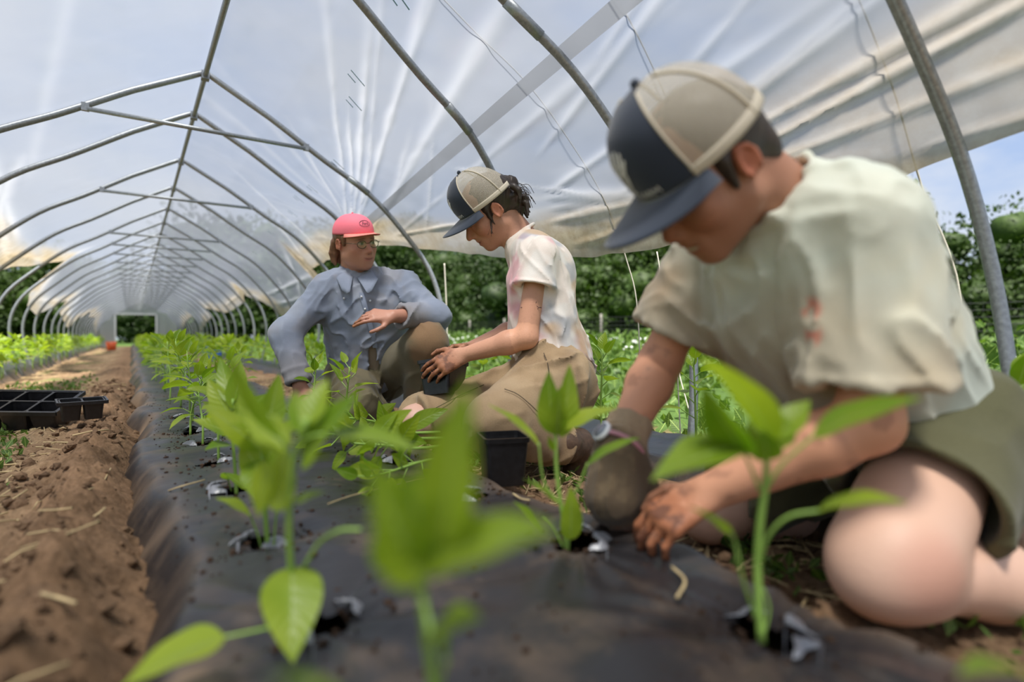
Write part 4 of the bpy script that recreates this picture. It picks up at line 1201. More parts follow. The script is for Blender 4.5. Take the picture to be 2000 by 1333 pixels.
def arm(F, S, E, W, ru=.047, rf=.041, rw=.027, k=.02):
    F.cap(S, E, ru, rf * .95, k); m_ = E + (W - E) * .28; F.cap(E, m_, rf * .93, rf, k); F.cap(m_, W, rf, rw, k)
def leg(F, H, K, An, rt_=.085, rk=.057, rc=.056, ra=.038, back=None):
    F.cap(H, K, rt_, rk, .04); c = K + (An - K) * .3; c = c + (back if back is not None else 0)
    F.cap(K, c, rk * .9, rc, .02); F.cap(c, An, rc, ra, .02)
def torso(F, hips, shs, neck, rh=.12, rc=.115, rs=.06, inf=0.0, k=.08, belly=None):
    hm, sm = (hips[0] + hips[1]) / 2, (shs[0] + shs[1]) / 2
    for i in (0, 1):
        a = hm + (hips[i] - hm) * .45; b = sm + (shs[i] - sm) * .48 + (hm - sm) * .20
        F.cap(a, b, rh + inf, rc + inf, k)
    F.cap(shs[0] * .92 + neck * .08, shs[1] * .92 + neck * .08, rs + inf, rs + inf, .05)
    F.cap(neck + (hm - neck) * .08, (shs[0] + neck) / 2, .045 + inf, .045 + inf, .05); F.cap(neck + (hm - neck) * .08, (shs[1] + neck) / 2, .045 + inf, .045 + inf, .05)
def sleeve(F, S, E, W, l_, r0, r1, th=.010, k=.035, lw=0):
    """open-ended sleeve reaching l_ metres down the arm"""
    T_, F = F, F.blank()
    L1 = np.linalg.norm(E - S)
    if l_ <= L1:
        h = S + (E - S) * l_ / L1
        F.cap(S, h, r0, r1, k, flat=True); a = S + (E - S) * (l_ - .06) / L1
        ex = unit(E - S)
    else:
        F.cap(S, E, r0, (r0 + r1) / 2, k); ex = unit(W - E); h = E + ex * (l_ - L1)
        F.cap(E, h, (r0 + r1) / 2, r1, .03, flat=True); a = h - ex * .05
    F.cap(a, h + ex * .05, r1 - th - .006, r1 - th, .004, 's')
    # turned hem
    F.put(lambda X, Y, Z: _ring(X, Y, Z, h - ex * .004, ex, r1 - .001, .004), h - r1 * 1.2, h + r1 * 1.2, .003)
    T_.merge(F, k)
    return h, ex
def _ring(X, Y, Z, c, n, R, r):
    dx, dy, dz = X - c[0], Y - c[1], Z - c[2]; h = dx * n[0] + dy * n[1] + dz * n[2]
    q = np.sqrt(np.maximum(dx * dx + dy * dy + dz * dz - h * h, 0)) - R
    return np.sqrt(q * q + h * h) - r
def ring(F, c, n, R, r, k=.004, op='u'):
    n = unit(n); F.put(lambda X, Y, Z: _ring(X, Y, Z, np.asarray(c), n, R, r), np.asarray(c) - R * 1.2, np.asarray(c) + R * 1.2, k, op)
def on_surf(V, px, py, off=.002):
    """point on a grown surface seen at this pixel"""
    d = unit(P(px, py, 1) - EYE); q = V - EYE; t = q @ d; rr = np.linalg.norm(q - t[:, None] * d, axis=1); k = np.nonzero(rr < .009)[0]
    return EYE + d * ((t[k].min() if len(k) else 2.0) - off)
def mixc(col, m_, c):
    col += (np.asarray(c, float) - col) * np.clip(m_, 0, 1)[:, None]
def near_seg(V, a, b):
    a, b = np.asarray(a, float), np.asarray(b, float); ab = b - a; t = np.clip((V - a) @ ab / (ab @ ab), 0, 1)
    return np.linalg.norm(V - a - t[:, None] * ab, axis=1), t
def mud_paint(col, V, pts, R, dark=(.13, .055, .028), mid=(.36, .15, .07), s0=1.0, seed=3):
    d = np.min([np.linalg.norm(V - p, axis=1) for p in pts], axis=0)
    a = sst(R, R * .35, d) * s0; n_ = fbm(V, 55, 3, seed)
    mixc(col, a * sst(-.7, .1, n_ + a * .8 - .2) * .9, mid); mixc(col, a * sst(.15, .6, fbm(V, 70, 3, seed + 5) + .2 * a) * .75, dark)

# cap worn on a head: crown, brim, button; everything placed in the head's own frame
def cap_piece(H, style, parent, origin):
    lowp = style == 'pink'
    rx, ry, hh, z0, yc = (.088, .104, .086, .046, -.012) if lowp else (.091, .110, .128, .036, -.010)
    def surf(phi, t, off=0.0):
        fr = .5 + .5 * np.cos(phi)
        pw = 2.1 + (.9 if not lowp else .4) * fr
        R = np.maximum(1 - np.abs(t) ** pw, 0) ** (1 / 2.1)
        R = R * (1 + off * 9)
        sag = (-.010 * (1 - fr)) * (1 - t)
        return np.stack([rx * np.sin(phi) * R, yc + ry * np.cos(phi) * R + .012 * t * (1 if not lowp else .3), z0 + hh * t * (1 + off * 6) + sag - .012 * np.sin(phi) ** 2 * (1 - t) ** 2 * 0], -1)
    W = lambda q: H.c + H.s * (q @ H.R.T)
    def piece(name, p0, p1, mat, n=28, m_=18, off=0, t0=0, t1=1.0, par=None):
        ph, t = np.meshgrid(np.linspace(p0, p1, n), np.linspace(t0, t1, m_) ** .9, indexing='ij')
        q = surf(ph, t, off); U = np.stack([ph * .1, t * .12], -1)
        o = MB().grid(W(q), U).build(name, mat, par, origin, uv=True)
        if mat is not M['capmesh']:
            md = o.modifiers.new('thickness', 'SOLIDIFY'); md.thickness = .0018; md.offset = 0
        return o
    lim = .98
    if lowp:
        root = piece('cap', -math.pi, math.pi, M['pink'], 60, par=parent)
    else:
        root = piece('cap', -lim, lim, M['navy'], 36, off=.0006, par=parent)
        mesh = piece('mesh_back', lim, 2 * math.pi - lim, M['capmesh'], 50, t0=.0, par=root)
        piece('sweat_band', lim - .02, 2 * math.pi - lim + .02, M['cream'], 50, m_=4, t0=0, t1=.10, off=.0012, par=root)
        for a in (lim + .01, -lim - .01):
            t = np.linspace(0, .97, 16); q = surf(np.full(16, a), t, .0012)
            MB().tube(W(q), .0022, 6).build('seam', M['cream'], root, origin)
        for a in (2.05, -2.05):
            t = np.linspace(0, .97, 16); q = surf(np.full(16, a), t, .0008)
            MB().tube(W(q), .0030, 5).build('seam', M['cream'], root, origin)
    # brim
    bl = .064 if lowp else .090
    a = np.linspace(-1.12, 1.12, 33); v = np.linspace(0, 1, 10)
    Pn = np.zeros((33, 10, 3))
    for i, ph in enumerate(a):
        b0 = surf(np.array(ph), np.array(0.0)); c_ = math.cos(ph / 1.12 * math.pi / 2) ** (.6 if lowp else .42)
        for j, vv in enumerate(v):
            x = b0[0] * (1 + (.04 if lowp else .12) * vv); y = b0[1] + bl * vv * c_; dz = -(.06 if not lowp else -.04) * bl * vv * c_ - (3.0 if not lowp else 2.2) * x * x * vv
            Pn[i, j] = (x, y, b0[2] + dz - .0 + .001)
    br = MB().grid(W(Pn)).build('brim', M['pink_light'] if lowp else M['navy_brim'], root, origin)
    md = br.modifiers.new('thickness', 'SOLIDIFY'); md.thickness = .003; md.offset = 0
    top = surf(np.array(0.), np.array(1.0)); MB().ball(W(A(0, yc + .012 * (1 if not lowp else .3), z0 + hh + .002)[None])[0], A(.0075, .0075, .0075) * (.6 if lowp else 1), 10, 6).build('button', M['navy'] if not lowp else M['pink'], root, origin)
    # marks on the front panel, bent onto the crown
    def on(a_, b_, off=.0030):
        """a_ metres across, b_ metres above the brim line"""
        a_, b_ = np.asarray(a_, float), np.asarray(b_, float)
        return W(surf(a_ / rx, np.clip(b_ / hh, 0, 1), off))
    def stroke(mb, pts, w_):
        if not lowp: pts = [(p[0] * 1.15, p[1] * 1.0 + .006) for p in pts]; w_ *= 1.9
        pts = spline([(p[0], p[1], 0) for p in pts], 14)[:, :2]; T = np.gradient(pts, axis=0); T /= np.linalg.norm(T, axis=1)[:, None] + 1e-9
        Nn = np.stack([-T[:, 1], T[:, 0]], 1) * w_ / 2
        l_, r_ = pts + Nn, pts - Nn
        mb.grid(np.stack([on(l_[:, 0], l_[:, 1]), on(r_[:, 0], r_[:, 1])], 1))
    def text(s_, x0, y0, size, mat, name, cx=True, slant=0):
        cu = bpy.data.curves.new('lettering', 'FONT'); cu.body = s_; cu.size = size; cu.align_x = 'CENTER'; cu.shear = slant; cu.resolution_u = 3
        ob = bpy.data.objects.new('lettering', cu); COL.objects.link(ob)
        bpy.context.view_layer.update()
        me = bpy.data.meshes.new_from_object(ob.evaluated_get(bpy.context.evaluated_depsgraph_get()))
        v = np.array([q.co[:] for q in me.vertices]); F = [tuple(p.vertices) for p in me.polygons]
        bpy.data.objects.remove(ob); bpy.data.curves.remove(cu)
        # person's own left is +x, so the writing runs towards the wearer's left
        make(name, on(v[:, 0] + x0, v[:, 1] + y0), F, mat, root, origin, smooth=False)
    if lowp:
        mb = MB(); q = [( .030 * math.cos(a_), .045 + .013 * math.sin(a_)) for a_ in np.linspace(0, 2 * math.pi, 15)]; stroke(mb, q, .0018); mb.build('oval_emblem', M['ink'], root, origin)
        text('Ford', 0, .0395, .019, M['ink'], 'lettering', slant=.35)
    else:
        for pts, w_ in (([(-.002, .022), (-.010, .040), (-.013, .058)], .0022), ([(.002, .022), (.010, .040), (.013, .058)], .0022), ([(-.013, .058), (-.020, .074)], .0032), ([(-.009, .056), (-.012, .080)], .0032),
                        ([(-.003, .060), (-.002, .082)], .003), ([(.004, .058), (.008, .082)], .003), ([(.010, .058), (.018, .078)], .0032), ([(.012, .052), (.022, .068)], .0028), ([(-.012, .052), (-.022, .066)], .0028),
                        ([(-.006, .030), (-.007, .056)], .0016), ([(.006, .030), (.007, .056)], .0016), ([(0, .026), (0, .050)], .0014), ([(-.004, .020), (0, .016), (.004, .020)], .003), ([(-.013, .058), (-.004, .048), (0, .060), (.004, .048), (.013, .058)], .002)):
            mb = MB(); stroke(mb, pts, w_); mb.build('emblem_stroke', M['thread'], root, origin)
        text('ROOT FARM', 0, .009, .0165, M['thread'], 'lettering')
    return root
def mesh_mat():
    m_, nt, o = material('cap_mesh_fabric')
    uv = N(nt, 'ShaderNodeUVMap'); mp = N(nt, 'ShaderNodeMapping'); mp.inputs['Scale'].default_value = (420, 420, 1)
    LK(nt, (uv.outputs[0], mp.inputs[0]))
    sp = N(nt, 'ShaderNodeSeparateXYZ'); LK(nt, (mp.outputs[0], sp.inputs[0]))
    def mth(op, a, b=0):
        q = N(nt, 'ShaderNodeMath', operation=op)
        for i, v in enumerate((a, b)):
            if isinstance(v, (int, float)): q.inputs[i].default_value = v
            else: LK(nt, (v, q.inputs[i]))
        return q.outputs[0]
    fx = mth('ABSOLUTE', mth('SUBTRACT', mth('FRACT', sp.outputs[0]), .5)); fy = mth('ABSOLUTE', mth('SUBTRACT', mth('FRACT', sp.outputs[1]), .5))
    hole = mth('LESS_THAN', mth('MAXIMUM', fx, fy), .36)
    p = N(nt, 'ShaderNodeBsdfPrincipled'); p.inputs['Base Color'].default_value = (.66, .59, .48, 1); p.inputs['Roughness'].default_value = .8
    t = N(nt, 'ShaderNodeBsdfTransparent'); ms = N(nt, 'ShaderNodeMixShader')
    LK(nt, (mth('MULTIPLY', hole, .92), ms.inputs[0]), (p.outputs[0], ms.inputs[1]), (t.outputs[0], ms.inputs[2]), (ms.outputs[0], o.inputs[0]))
    return m_
M['capmesh'] = mesh_mat()
SKIN = (.52, .27, .17)
def skin_col(V, base):
    c = np.tile(np.asarray(base, float), (len(V), 1)); n_ = fbm(V, 14, 3, 61)[:, None]
    return c * (1 + .06 * n_ * A(1, 1.4, 1.4))
def freckle(col, V, base, amt=.25):
    mixc(col, amt * sst(.45, .6, noise(V, 160, 7)), A(*base) * .6)

# ------------------------------------------------------------------ 1. kneeling person in the sage shirt (nearest)
def person_near():
    H = Head(P(1378, 330, .84), D(1378, 330, -.56, .75, .35), D(1378, 330, -.65, -.62, .44), 1.0)
    neck = P(1540, 408, .88)
    SL, SR = P(1700, 452, .80), P(1388, 505, 1.07)
    HLp, HRp = P(1848, 845, 1.03), P(1660, 860, 1.28)
    KL, KR = P(1742, 1086, .815), P(1385, 1003, 1.20)
    AL, AR = P(2010, 1128, 1.00), P(1690, 1012, 1.46)
    WL, WR = P(1385, 962, .885), P(1212, 868, 1.01)
    EL = ik(SL, WL, .275, .25, D(1700, 800, .5, -.8, -.2)); ER = ik(SR, WR, .225, .205, D(1270, 740, -.1, -.2, -1))
    base = A(*P(1780, 1120, .95)); base[2] = 0
    lo = np.min([SL, SR, HLp, KL, KR, AL, AR, WR, H.c, HRp], 0) - A(.2, .2, .2); hi = np.max([SL, SR, HLp, KL, AL, AR, H.c, HRp], 0) + A(.2, .2, .22)
    lo[2] = -.03
    F = Field(lo, hi, .0048)
    torso(F, (HLp, HRp), (SL, SR), neck, .105, .10, .045)
    F.cap(neck, H.p(0, -.035, -.045), .056, .052, .03)
    F.cap(H.p(0, -.05, -.02), neck + (HLp - neck) * .08, .040, .05, .03)
    H.grow(F, smile=1.0, nose=.98)
    arm(F, SL, EL, WL, .041, .044, .029); arm(F, SR, ER, WR, .041, .043, .029)
    kn, tips = hand(F, WL, P(1285, 1022, .885) - WL, D(1300, 980, .15, .75, .65), D(1300, 980, -.4, .3, -.85), (.55, .6, .62, .6), .5, 1.02, 1.1)
    dR = P(1190, 1010, 1.0) - WR
    kr, tr = hand(F, WR, dR, D(1200, 940, -.1, .05, 1), D(1200, 940, 1, 0, 0), (.35, .4, .45, .5), .3, 1.0)
    F.cap(HLp, KL, .085, .084, .04); cf = P(1925, 1128, .90); F.cap(P(1850, 1120, .86), cf, .060, .066, .008); F.cap(cf, AL, .064, .04, .02)
    F.cap(P(1715, 1120, .80), P(1790, 1130, .83), .062, .060, .03)
    F.cap(HRp, KR, .085, .062, .04); F.cap(KR, KR + (AR - KR) * .3, .058, .058, .02); F.cap(KR + (AR - KR) * .3, AR, .058, .04, .02)
    F.cap(AR, AR + A(.05, .1, -.02), .04, .03, .02); F.cap(AL, AL + A(.1, .06, -.01), .04, .035, .02)
    V, Fq = F.mesh(2)
    base_c = (.44, .215, .135); col = skin_col(V, base_c)
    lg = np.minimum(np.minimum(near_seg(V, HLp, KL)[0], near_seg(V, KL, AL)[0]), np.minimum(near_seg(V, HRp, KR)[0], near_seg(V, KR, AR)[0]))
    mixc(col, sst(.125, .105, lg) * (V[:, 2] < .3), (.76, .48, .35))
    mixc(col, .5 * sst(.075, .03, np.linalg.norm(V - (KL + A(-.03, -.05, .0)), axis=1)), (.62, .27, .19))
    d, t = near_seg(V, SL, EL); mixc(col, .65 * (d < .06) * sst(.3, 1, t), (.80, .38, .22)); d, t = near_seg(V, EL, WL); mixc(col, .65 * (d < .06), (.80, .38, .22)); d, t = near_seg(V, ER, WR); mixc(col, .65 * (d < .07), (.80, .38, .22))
    H.paint(V, col, base_c, lip=(.36, .11, .09), blush=.5, red_ear=.55)
    q = H.local(V); teeth = (np.abs(q[:, 0]) < .021) & (np.abs(q[:, 2] + .0668) < .0035) & (q[:, 1] > .082) & (q[:, 1] < .105)
    col[teeth] = (.62, .55, .46)
    mud_paint(col, V, tips + kn[1:3] + [tips[1] + (kn[1] - tips[1]) * .5], .085, seed=3, dark=(.13, .05, .028), mid=(.40, .15, .07), s0=1.15); mud_paint(col, V, tr, .06)
    fl = (near_seg(V, ER, WR)[0] < .055) | (near_seg(V, EL, WL)[0] < .05)
    mixc(col, fl * sst(.35, .7, fbm(V, 30, 4, 12)) * .4, (.22, .10, .06))
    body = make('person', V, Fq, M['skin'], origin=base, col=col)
    tag(body, 'person kneeling in faded sage shirt and olive shorts, dark blue cap, one gloved hand', 'person')
    # hair
    F = Field(H.c - .16, H.c + .16, .004)
    F.ell(H.p(0, -.016, .030), A(.080, .096, .090), H.R, .01)
    F.ell(H.p(0, -.072, -.035), A(.056, .030, .042), H.R, .03)
    for q_ in (-1, 1):
        F.cap(H.p(q_ * .074, .012, .02), H.p(q_ * .074, .018, -.022), .010, .006, .008)
    F.ell(H.p(0, .085, -.02), A(.078, .085, .085), H.R, .008, 's')
    for q_ in (-1, 1): F.ell(H.p(q_ * .088, -.012, -.012), A(.02, .022, .036), H.R, .004, 's')
    F.cut(H.p(0, -.06, -.075), -H.u)
    F.warp(lambda p: creases(p, H.u, 60, .003, 5))
    V, Fq = F.mesh(1); make('hair', V, Fq, M['hair'], body, base)
    cap_piece(H, 'navy', body, base)
    # shirt
    lo2 = np.min([SL, SR, HLp, HRp, EL, ER], 0) - .22; hi2 = np.max([SL, SR, HLp, HRp, neck], 0) + .2
    F = Field(lo2, hi2, .005)
    torso(F, (HLp, HRp), (SL, SR), neck, .128, .112, .056, .012, .07)
    hm, sm = (HLp + HRp) / 2, (SL + SR) / 2; ax = unit(hm - sm)
    F.cap(sm + ax * .12 + D(1500, 560, -.5, -.1, .6) * .03, hm - ax * .05 + D(1600, 700, -.6, -.4, .4) * .04, .12, .11, .08)
    F.ell(sm + ax * .03 + D(1750, 400, .7, .5, .1) * .05, A(.12, .12, .12), None, .06)
    h1, e1 = sleeve(F, SL, EL, WL, .215, .072, .088)
    h2, e2 = sleeve(F, SR, ER, WR, .16, .070, .076)
    F.cut(hm + ax * .045, ax)
    nd = unit(unit(H.p(0, -.035, -.045) - neck) - .35 * ax); F.cap(neck - nd * .02, neck + nd * .16, .058, .080, .006, 's')
    ring(F, neck + nd * .038, nd, .070, .0055, .008)
    cl = neck
    F.warp(lambda p: creases(p, hm - SR, 17, .008, 2) + creases(p, SL - hm, 26, .006, 8) + creases(p, h1 - SL, 24, .006, 18) * (near_seg(p, SL, h1)[0] < .12) + .004 * noise(p, 9, 3)
           + .010 * np.exp(-(np.linalg.norm(p - (SL + D(1600, 500, -.8, -.5, 0) * .10), axis=1) / .09) ** 2) * noise(p @ np.array([[1, .2, 0], [0, 1, .3], [.3, 0, .3]]), 28, 4), .03)
    V, Fq = F.mesh(2)
    col = np.tile([[.70, .70, .58]], (len(V), 1)); n_ = fbm(V, 5, 4, 33)
    mixc(col, sst(-.3, .7, n_) * .6, (.60, .69, .63)); mixc(col, sst(.2, .8, fbm(V, 7, 4, 39)) * .5, (.76, .68, .48))
    d1 = np.linalg.norm(V - h1, axis=1); mixc(col, sst(.22, .10, d1 + .06 * fbm(V, 9, 3, 8)) * .5, (.50, .35, .20))
    d2 = np.linalg.norm(V - h2, axis=1); mixc(col, sst(.25, .08, d2 + .06 * fbm(V, 9, 3, 9)) * .8, (.34, .21, .11))
    fr_ = sm + ax * .22 + D(1450, 650, -.5, -.3, .5) * .12; mixc(col, sst(.24, .08, np.linalg.norm(V - fr_, axis=1)) * .45, (.30, .26, .18))
    for py_ in (605, 655):
        pr = on_surf(V, 1578, py_, 0); mixc(col, sst(.024, .012, np.linalg.norm(V - pr, axis=1)) * sst(-.2, .2, noise(V, 90, 5)) * .75, (.72, .20, .13))
    make('shirt', V, Fq, M['cotton'], body, base, col=col)
    # shorts
    lo3 = np.min([HLp, HRp, KL, KR], 0) - .2; hi3 = np.max([HLp, HRp, KL, KR], 0) + .2; lo3[2] = -.02
    F = Field(lo3, hi3, .005)
    hmm = (HLp + HRp) / 2
    F.cap(HLp, HRp, .125, .12, .05); F.cap(hmm - ax * .10, hmm + ax * .02, .122, .13, .06)
    for h_, k_, fr, r0, r1 in ((HLp, KL, .66, .125, .118), (HRp, KR, .84, .115, .095)):
        e_ = h_ + (k_ - h_) * fr; F.cap(h_, e_, r0, r1, .04, flat=True); dd = unit(k_ - h_)
        F.cap(e_ - dd * .05, e_ + dd * .06, r1 - .012, r1 - .006, .004, 's'); ring(F, e_ - dd * .004, dd, r1 - .002, .0045)
    F.warp(lambda p: creases(p, KL - HLp, 14, .008, 22) + creases(p, np.cross(KL - HLp, ax), 12, .006, 25) + .004 * noise(p, 8, 2), .03)
    V, Fq = F.mesh(2); col = np.tile([[.108, .105, .052]], (len(V), 1)); mixc(col, sst(-.2, .8, fbm(V, 6, 4, 5)) * .4, (.165, .155, .082))
    make('shorts', V, Fq, M['canvas'], body, base, col=col)
    # glove on the right hand, with its loose cuff
    F = Field(np.minimum(WR, tr[1]) - .13, np.maximum(WR, tr[1]) + .13, .0035)
    hd = unit(dR)
    # same hand, slightly larger, plus cuff
    hand(F, WR, dR, D(1200, 940, -.1, .05, 1), D(1200, 940, 1, 0, 0), (.35, .4, .45, .5), .3, 1.04, 1.05, .006)
    F.cap(WR + hd * .02, WR + hd * .095, .040, .046, .03); F.cap(WR + hd * .03 + D(1200, 940, 1, 0, 0) * .012, WR + hd * .09 + D(1200, 940, 1, 0, 0) * .016, .034, .036, .02)
    up_ = unit(ER - WR); F.cap(WR + hd * .01, WR + up_ * .055, .036, .041, .015, flat=True); F.cap(WR + up_ * .045, WR + up_ * .08, .035, .037, .003, 's')
    for q_ in (.012, .024, .036): ring(F, WR + up_ * q_, up_, .037 + .02 * q_, .0022, .002)
    F.warp(lambda p: creases(p, hd, 40, .003, 7), .02)
    V, Fq = F.mesh(1); col = np.tile([[.135, .095, .060]], (len(V), 1)); t_ = (V - WR) @ up_
    mixc(col, sst(-.01, .02, t_) * .9, (.42, .30, .19)); mixc(col, sst(.1, .6, fbm(V, 30, 4, 3)) * .6, (.24, .17, .10)); mud_paint(col, V, tr, .07, seed=9)
    make('work_glove', V, Fq, M['canvas'], body, base, col=col)
    # wrist watch
    wc = WR + hd * .006; mb = MB()
    ref = D(1200, 860, -.75, .1, .6); b2 = unit(np.cross(up_, ref)); ref = unit(np.cross(b2, up_))
    mb.tube([wc + .043 * (ref * math.cos(a) + b2 * math.sin(a)) for a in np.linspace(0, 2 * math.pi, 28)], .0045, 8, caps=False)
    wt = mb.build('watch', M['watch_pink'], body, base)
    R_ = np.stack([up_, b2, ref], 1); c_ = wc + ref * .047
    mb = MB(); mb.tube([c_ - ref * .004, c_ + ref * .004], .019, 24); mb.build('watch_case', M['thread'], wt, base)
    mb = MB(); mb.tube([c_ + ref * .0035, c_ + ref * .0052], .0155, 24); mb.build('watch_face', M['watch_glass'], wt, base)
    # boot of the near foot
    for a_, d_ in ((AL, unit(A(.75, .65, -.05))), (AR, unit(A(.6, .8, -.02)))):
        F = Field(a_ - .2, a_ + .3, .006); F.lo[2] = a_[2] - .2
        F.cap(a_ - d_ * .06, a_ + d_ * .01, .050, .048, .02); F.cap(a_, a_ + d_ * .10 + A(0, 0, -.02), .046, .042, .03); F.cap(a_ + A(0, 0, .02), a_ + d_ * .03 + A(0, 0, .05), .04, .036, .03)
        V, Fq = F.mesh(1); make('boot', V, Fq, M['boot'], body, base)
    return H

# ------------------------------------------------------------------ 2. kneeling person in the tie-dyed shirt
def person_tiedye():
    zz = 2.0
    H = Head(P(955, 411, zz), D(955, 411, -.62, .77, .14), D(955, 411, -.77, -.62, .14), 1.0)
    neck = P(1022, 465, 2.02)
    SL, SR = P(1052, 503, 1.87), P(1038, 505, 2.19)
    HLp, HRp = P(1082, 748, 1.90), P(1062, 750, 2.13)
    KL, KR = P(968, 828, 1.66), P(812, 826, 1.90)
    AL, AR = P(1128, 880, 1.84), P(1000, 860, 2.12)
    WL, WR = P(905, 694, 1.88), P(918, 681, 2.08)
    EL = ik(SL, WL, .275, .225, D(1000, 650, .3, -1, .3)); ER = ik(SR, WR, .275, .235, D(1000, 650, .3, -1, -.3))
    base = A(*P(1070, 900, 1.95)); base[2] = 0
    pts = [SL, SR, HLp, HRp, KL, KR, AL, AR, WL, H.c]
    lo = np.min(pts, 0) - .19; hi = np.max(pts, 0) + .19; lo[2] = -.03
    F = Field(lo, hi, .0046)
    torso(F, (HLp, HRp), (SL, SR), neck, .10, .09, .042)
    F.cap(neck, H.p(0, -.035, -.04), .050, .048, .03); F.cap(H.p(0, .0, -.06), neck + D(1000, 500, -.6, -.6, 0) * .03, .040, .045, .03)
    H.grow(F, smile=.55, nose=1.05)
    arm(F, SL, EL, WL, .037, .038, .025); arm(F, SR, ER, WR, .037, .038, .025)
    kl, tl = hand(F, WL, P(866, 712, 1.87) - WL, D(870, 700, .1, .5, .85), D(870, 700, -.25, .9, -.2), (.35, .38, .42, .45), .4, .96, 1.15)
    kr, tr = hand(F, WR, P(872, 686, 2.03) - WR, D(880, 680, 0, .85, -.5), D(880, 680, -.4, .2, .9), (.5, .5, .55, .55), .6, .96, 1.1)
    leg(F, HLp, KL, AL, .09, .062, .055, .04); leg(F, HRp, KR, AR, .09, .062, .055, .04)
    V, Fq = F.mesh(2); base_c = (.52, .265, .175); col = skin_col(V, base_c)
    mixc(col, .5 * (near_seg(V, SL, EL)[0] < .06) + .5 * (near_seg(V, EL, WL)[0] < .055), (.74, .38, .24))
    mixc(col, (np.linalg.norm(V - KR, axis=1) < .18) * .8, (.68, .42, .33))
    H.paint(V, col, base_c, blush=.45, red_ear=.4, lip=(.45, .15, .12)); freckle(col, V, base_c, .12)
    mud_paint(col, V, tl + kl + [(tl[i] + kl[i]) / 2 for i in range(4)], .075, seed=3, mid=(.36, .14, .065), dark=(.12, .045, .025)); mud_paint(col, V, tr + kr, .085, seed=4)
    body = make('person', V, Fq, M['skin'], origin=base, col=col)
    tag(body, 'person kneeling in side view, tie-dyed tee and khaki work trousers, holding a black pot', 'person')
    # small arm tattoos: thin curls of ink
    mb = MB(); c0 = SL + (EL - SL) * .60; v_ = D(1000, 560, .1, 0, 1)
    for ox, sgn in ((-.030, 1), (.020, -1)):
        a_ = np.linspace(0, 7, 26); ctr = c0 + D(1000, 560, 1, 0, 0) * ox
        q = [ctr + D(1000, 560, 1, 0, 0) * (.006 * math.cos(x) * (1 + .1 * x)) * sgn + D(1000, 560, 0, 1, 0) * (.006 * math.sin(x) + .004 * x - .02) + v_ * math.sqrt(max(.0385 ** 2 - (ox) ** 2, .0001)) for x in a_]
        mb.tube(q, .0007, 4)
    # hair: dark, gathered through the cap with a short tail at the nape
    F = Field(H.c - .2, H.c + .2, .004)
    F.ell(H.p(0, -.024, .030), A(.082, .099, .090), H.R, .01)
    F.ell(H.p(0, -.085, -.020), A(.055, .035, .045), H.R, .03)
    F.ell(H.p(0, -.128, .022), A(.020, .020, .026), H.R, .02)
    r = np.random.RandomState(4)
    for k in range(16):
        s0 = H.p(.05 * r.randn() * .7, -.10 + .01 * r.randn(), -.02 + .02 * r.randn()); s1 = s0 + (-H.f * .02 - A(0, 0, 1) * .022) + .008 * r.randn(3); s2 = s1 + (-A(0, 0, 1) * .030 + D(1000, 400, 1, 0, 0) * .022 * (r.rand())) + .008 * r.randn(3)
        F.chain([s0, s1, s2], [.012, .009, .004], .006)
    for q_ in (-1, 1): F.chain([H.p(q_ * .074, .016, .03), H.p(q_ * .073, .022, -.010), H.p(q_ * .068, .024, -.040)], [.010, .006, .003], .008)
    F.ell(H.p(0, .088, -.02), A(.078, .082, .085), H.R, .008, 's')
    for q_ in (-1, 1): F.ell(H.p(q_ * .088, -.012, -.012), A(.02, .022, .036), H.R, .004, 's')
    F.warp(lambda p: creases(p, H.u * .6 - H.f * .5, 70, .003, 5), .02)
    V, Fq = F.mesh(1); hr = make('hair', V, Fq, M['hair'], body, base)
    mb2 = MB()
    for k in range(26):
        s0 = H.p(.03 * r.randn(), -.115 + .01 * r.randn(), .0 + .05 * r.rand() - .03)
        d = D(1000, 400, .9, .2 - .9 * r.rand(), .2 * r.randn()); mb2.tube(spline([s0, s0 + d * .03, s0 + d * .05 - A(0, 0, .02 + .02 * r.rand())], 7), .0009, 4)
    mb2.build('stray_strands', M['hair'], hr, base); mb2 = MB()
    for k in range(10):
        s0 = H.p(.074, .012 + .02 * r.rand(), -.02); mb2.tube(spline([s0, s0 - A(0, 0, .02), s0 - A(0, 0, .05) + .006 * r.randn(3)], 6), .0006, 4)
    mb2.build('side_strands', M['hair'], hr, base)
    cap_piece(H, 'navy', body, base)
    mb.build('arm_tattoo', M['ink'], body, base)
    mb = MB(); mb.tube(spline([neck + D(1010, 470, -.3, .2, .9) * .054, neck + D(1000, 480, -.9, -.3, .3) * .058, neck + D(1000, 480, -.8, -.9, .2) * .075], 12), .0018, 6)
    mb.build('neck_cord', M['ink'], body, base)
    # shirt
    hm, sm = (HLp + HRp) / 2, (SL + SR) / 2; ax = unit(hm - sm)
    lo2 = np.min([SL, SR, HLp, HRp, EL, ER], 0) - .2; hi2 = np.max([SL, SR, HLp, HRp, neck], 0) + .18
    F = Field(lo2, hi2, .0046)
    torso(F, (HLp - ax * .02, HRp - ax * .02), (SL, SR), neck, .118, .100, .050, .010, .06)
    F.ell(sm + ax * .06 + D(1080, 480, .9, .2, 0) * .035, A(.10, .10, .11), None, .05)
    F.cap(hm - ax * .10 + D(1080, 700, .2, 0, 0) * .02, hm - ax * .02, .135, .135, .05)
    h1, e1 = sleeve(F, SL, EL, WL, .105, .060, .070, k=.03); h2, e2 = sleeve(F, SR, ER, WR, .105, .060, .068, k=.03)
    F.cut(hm + ax * .005, ax + D(1080, 700, -.15, 0, 0))
    nd = unit(H.p(0, -.035, -.04) - neck); ring(F, neck + nd * .015, nd, .060, .007, .012); F.cap(neck + nd * .005, neck + nd * .14, .054, .064, .006, 's')
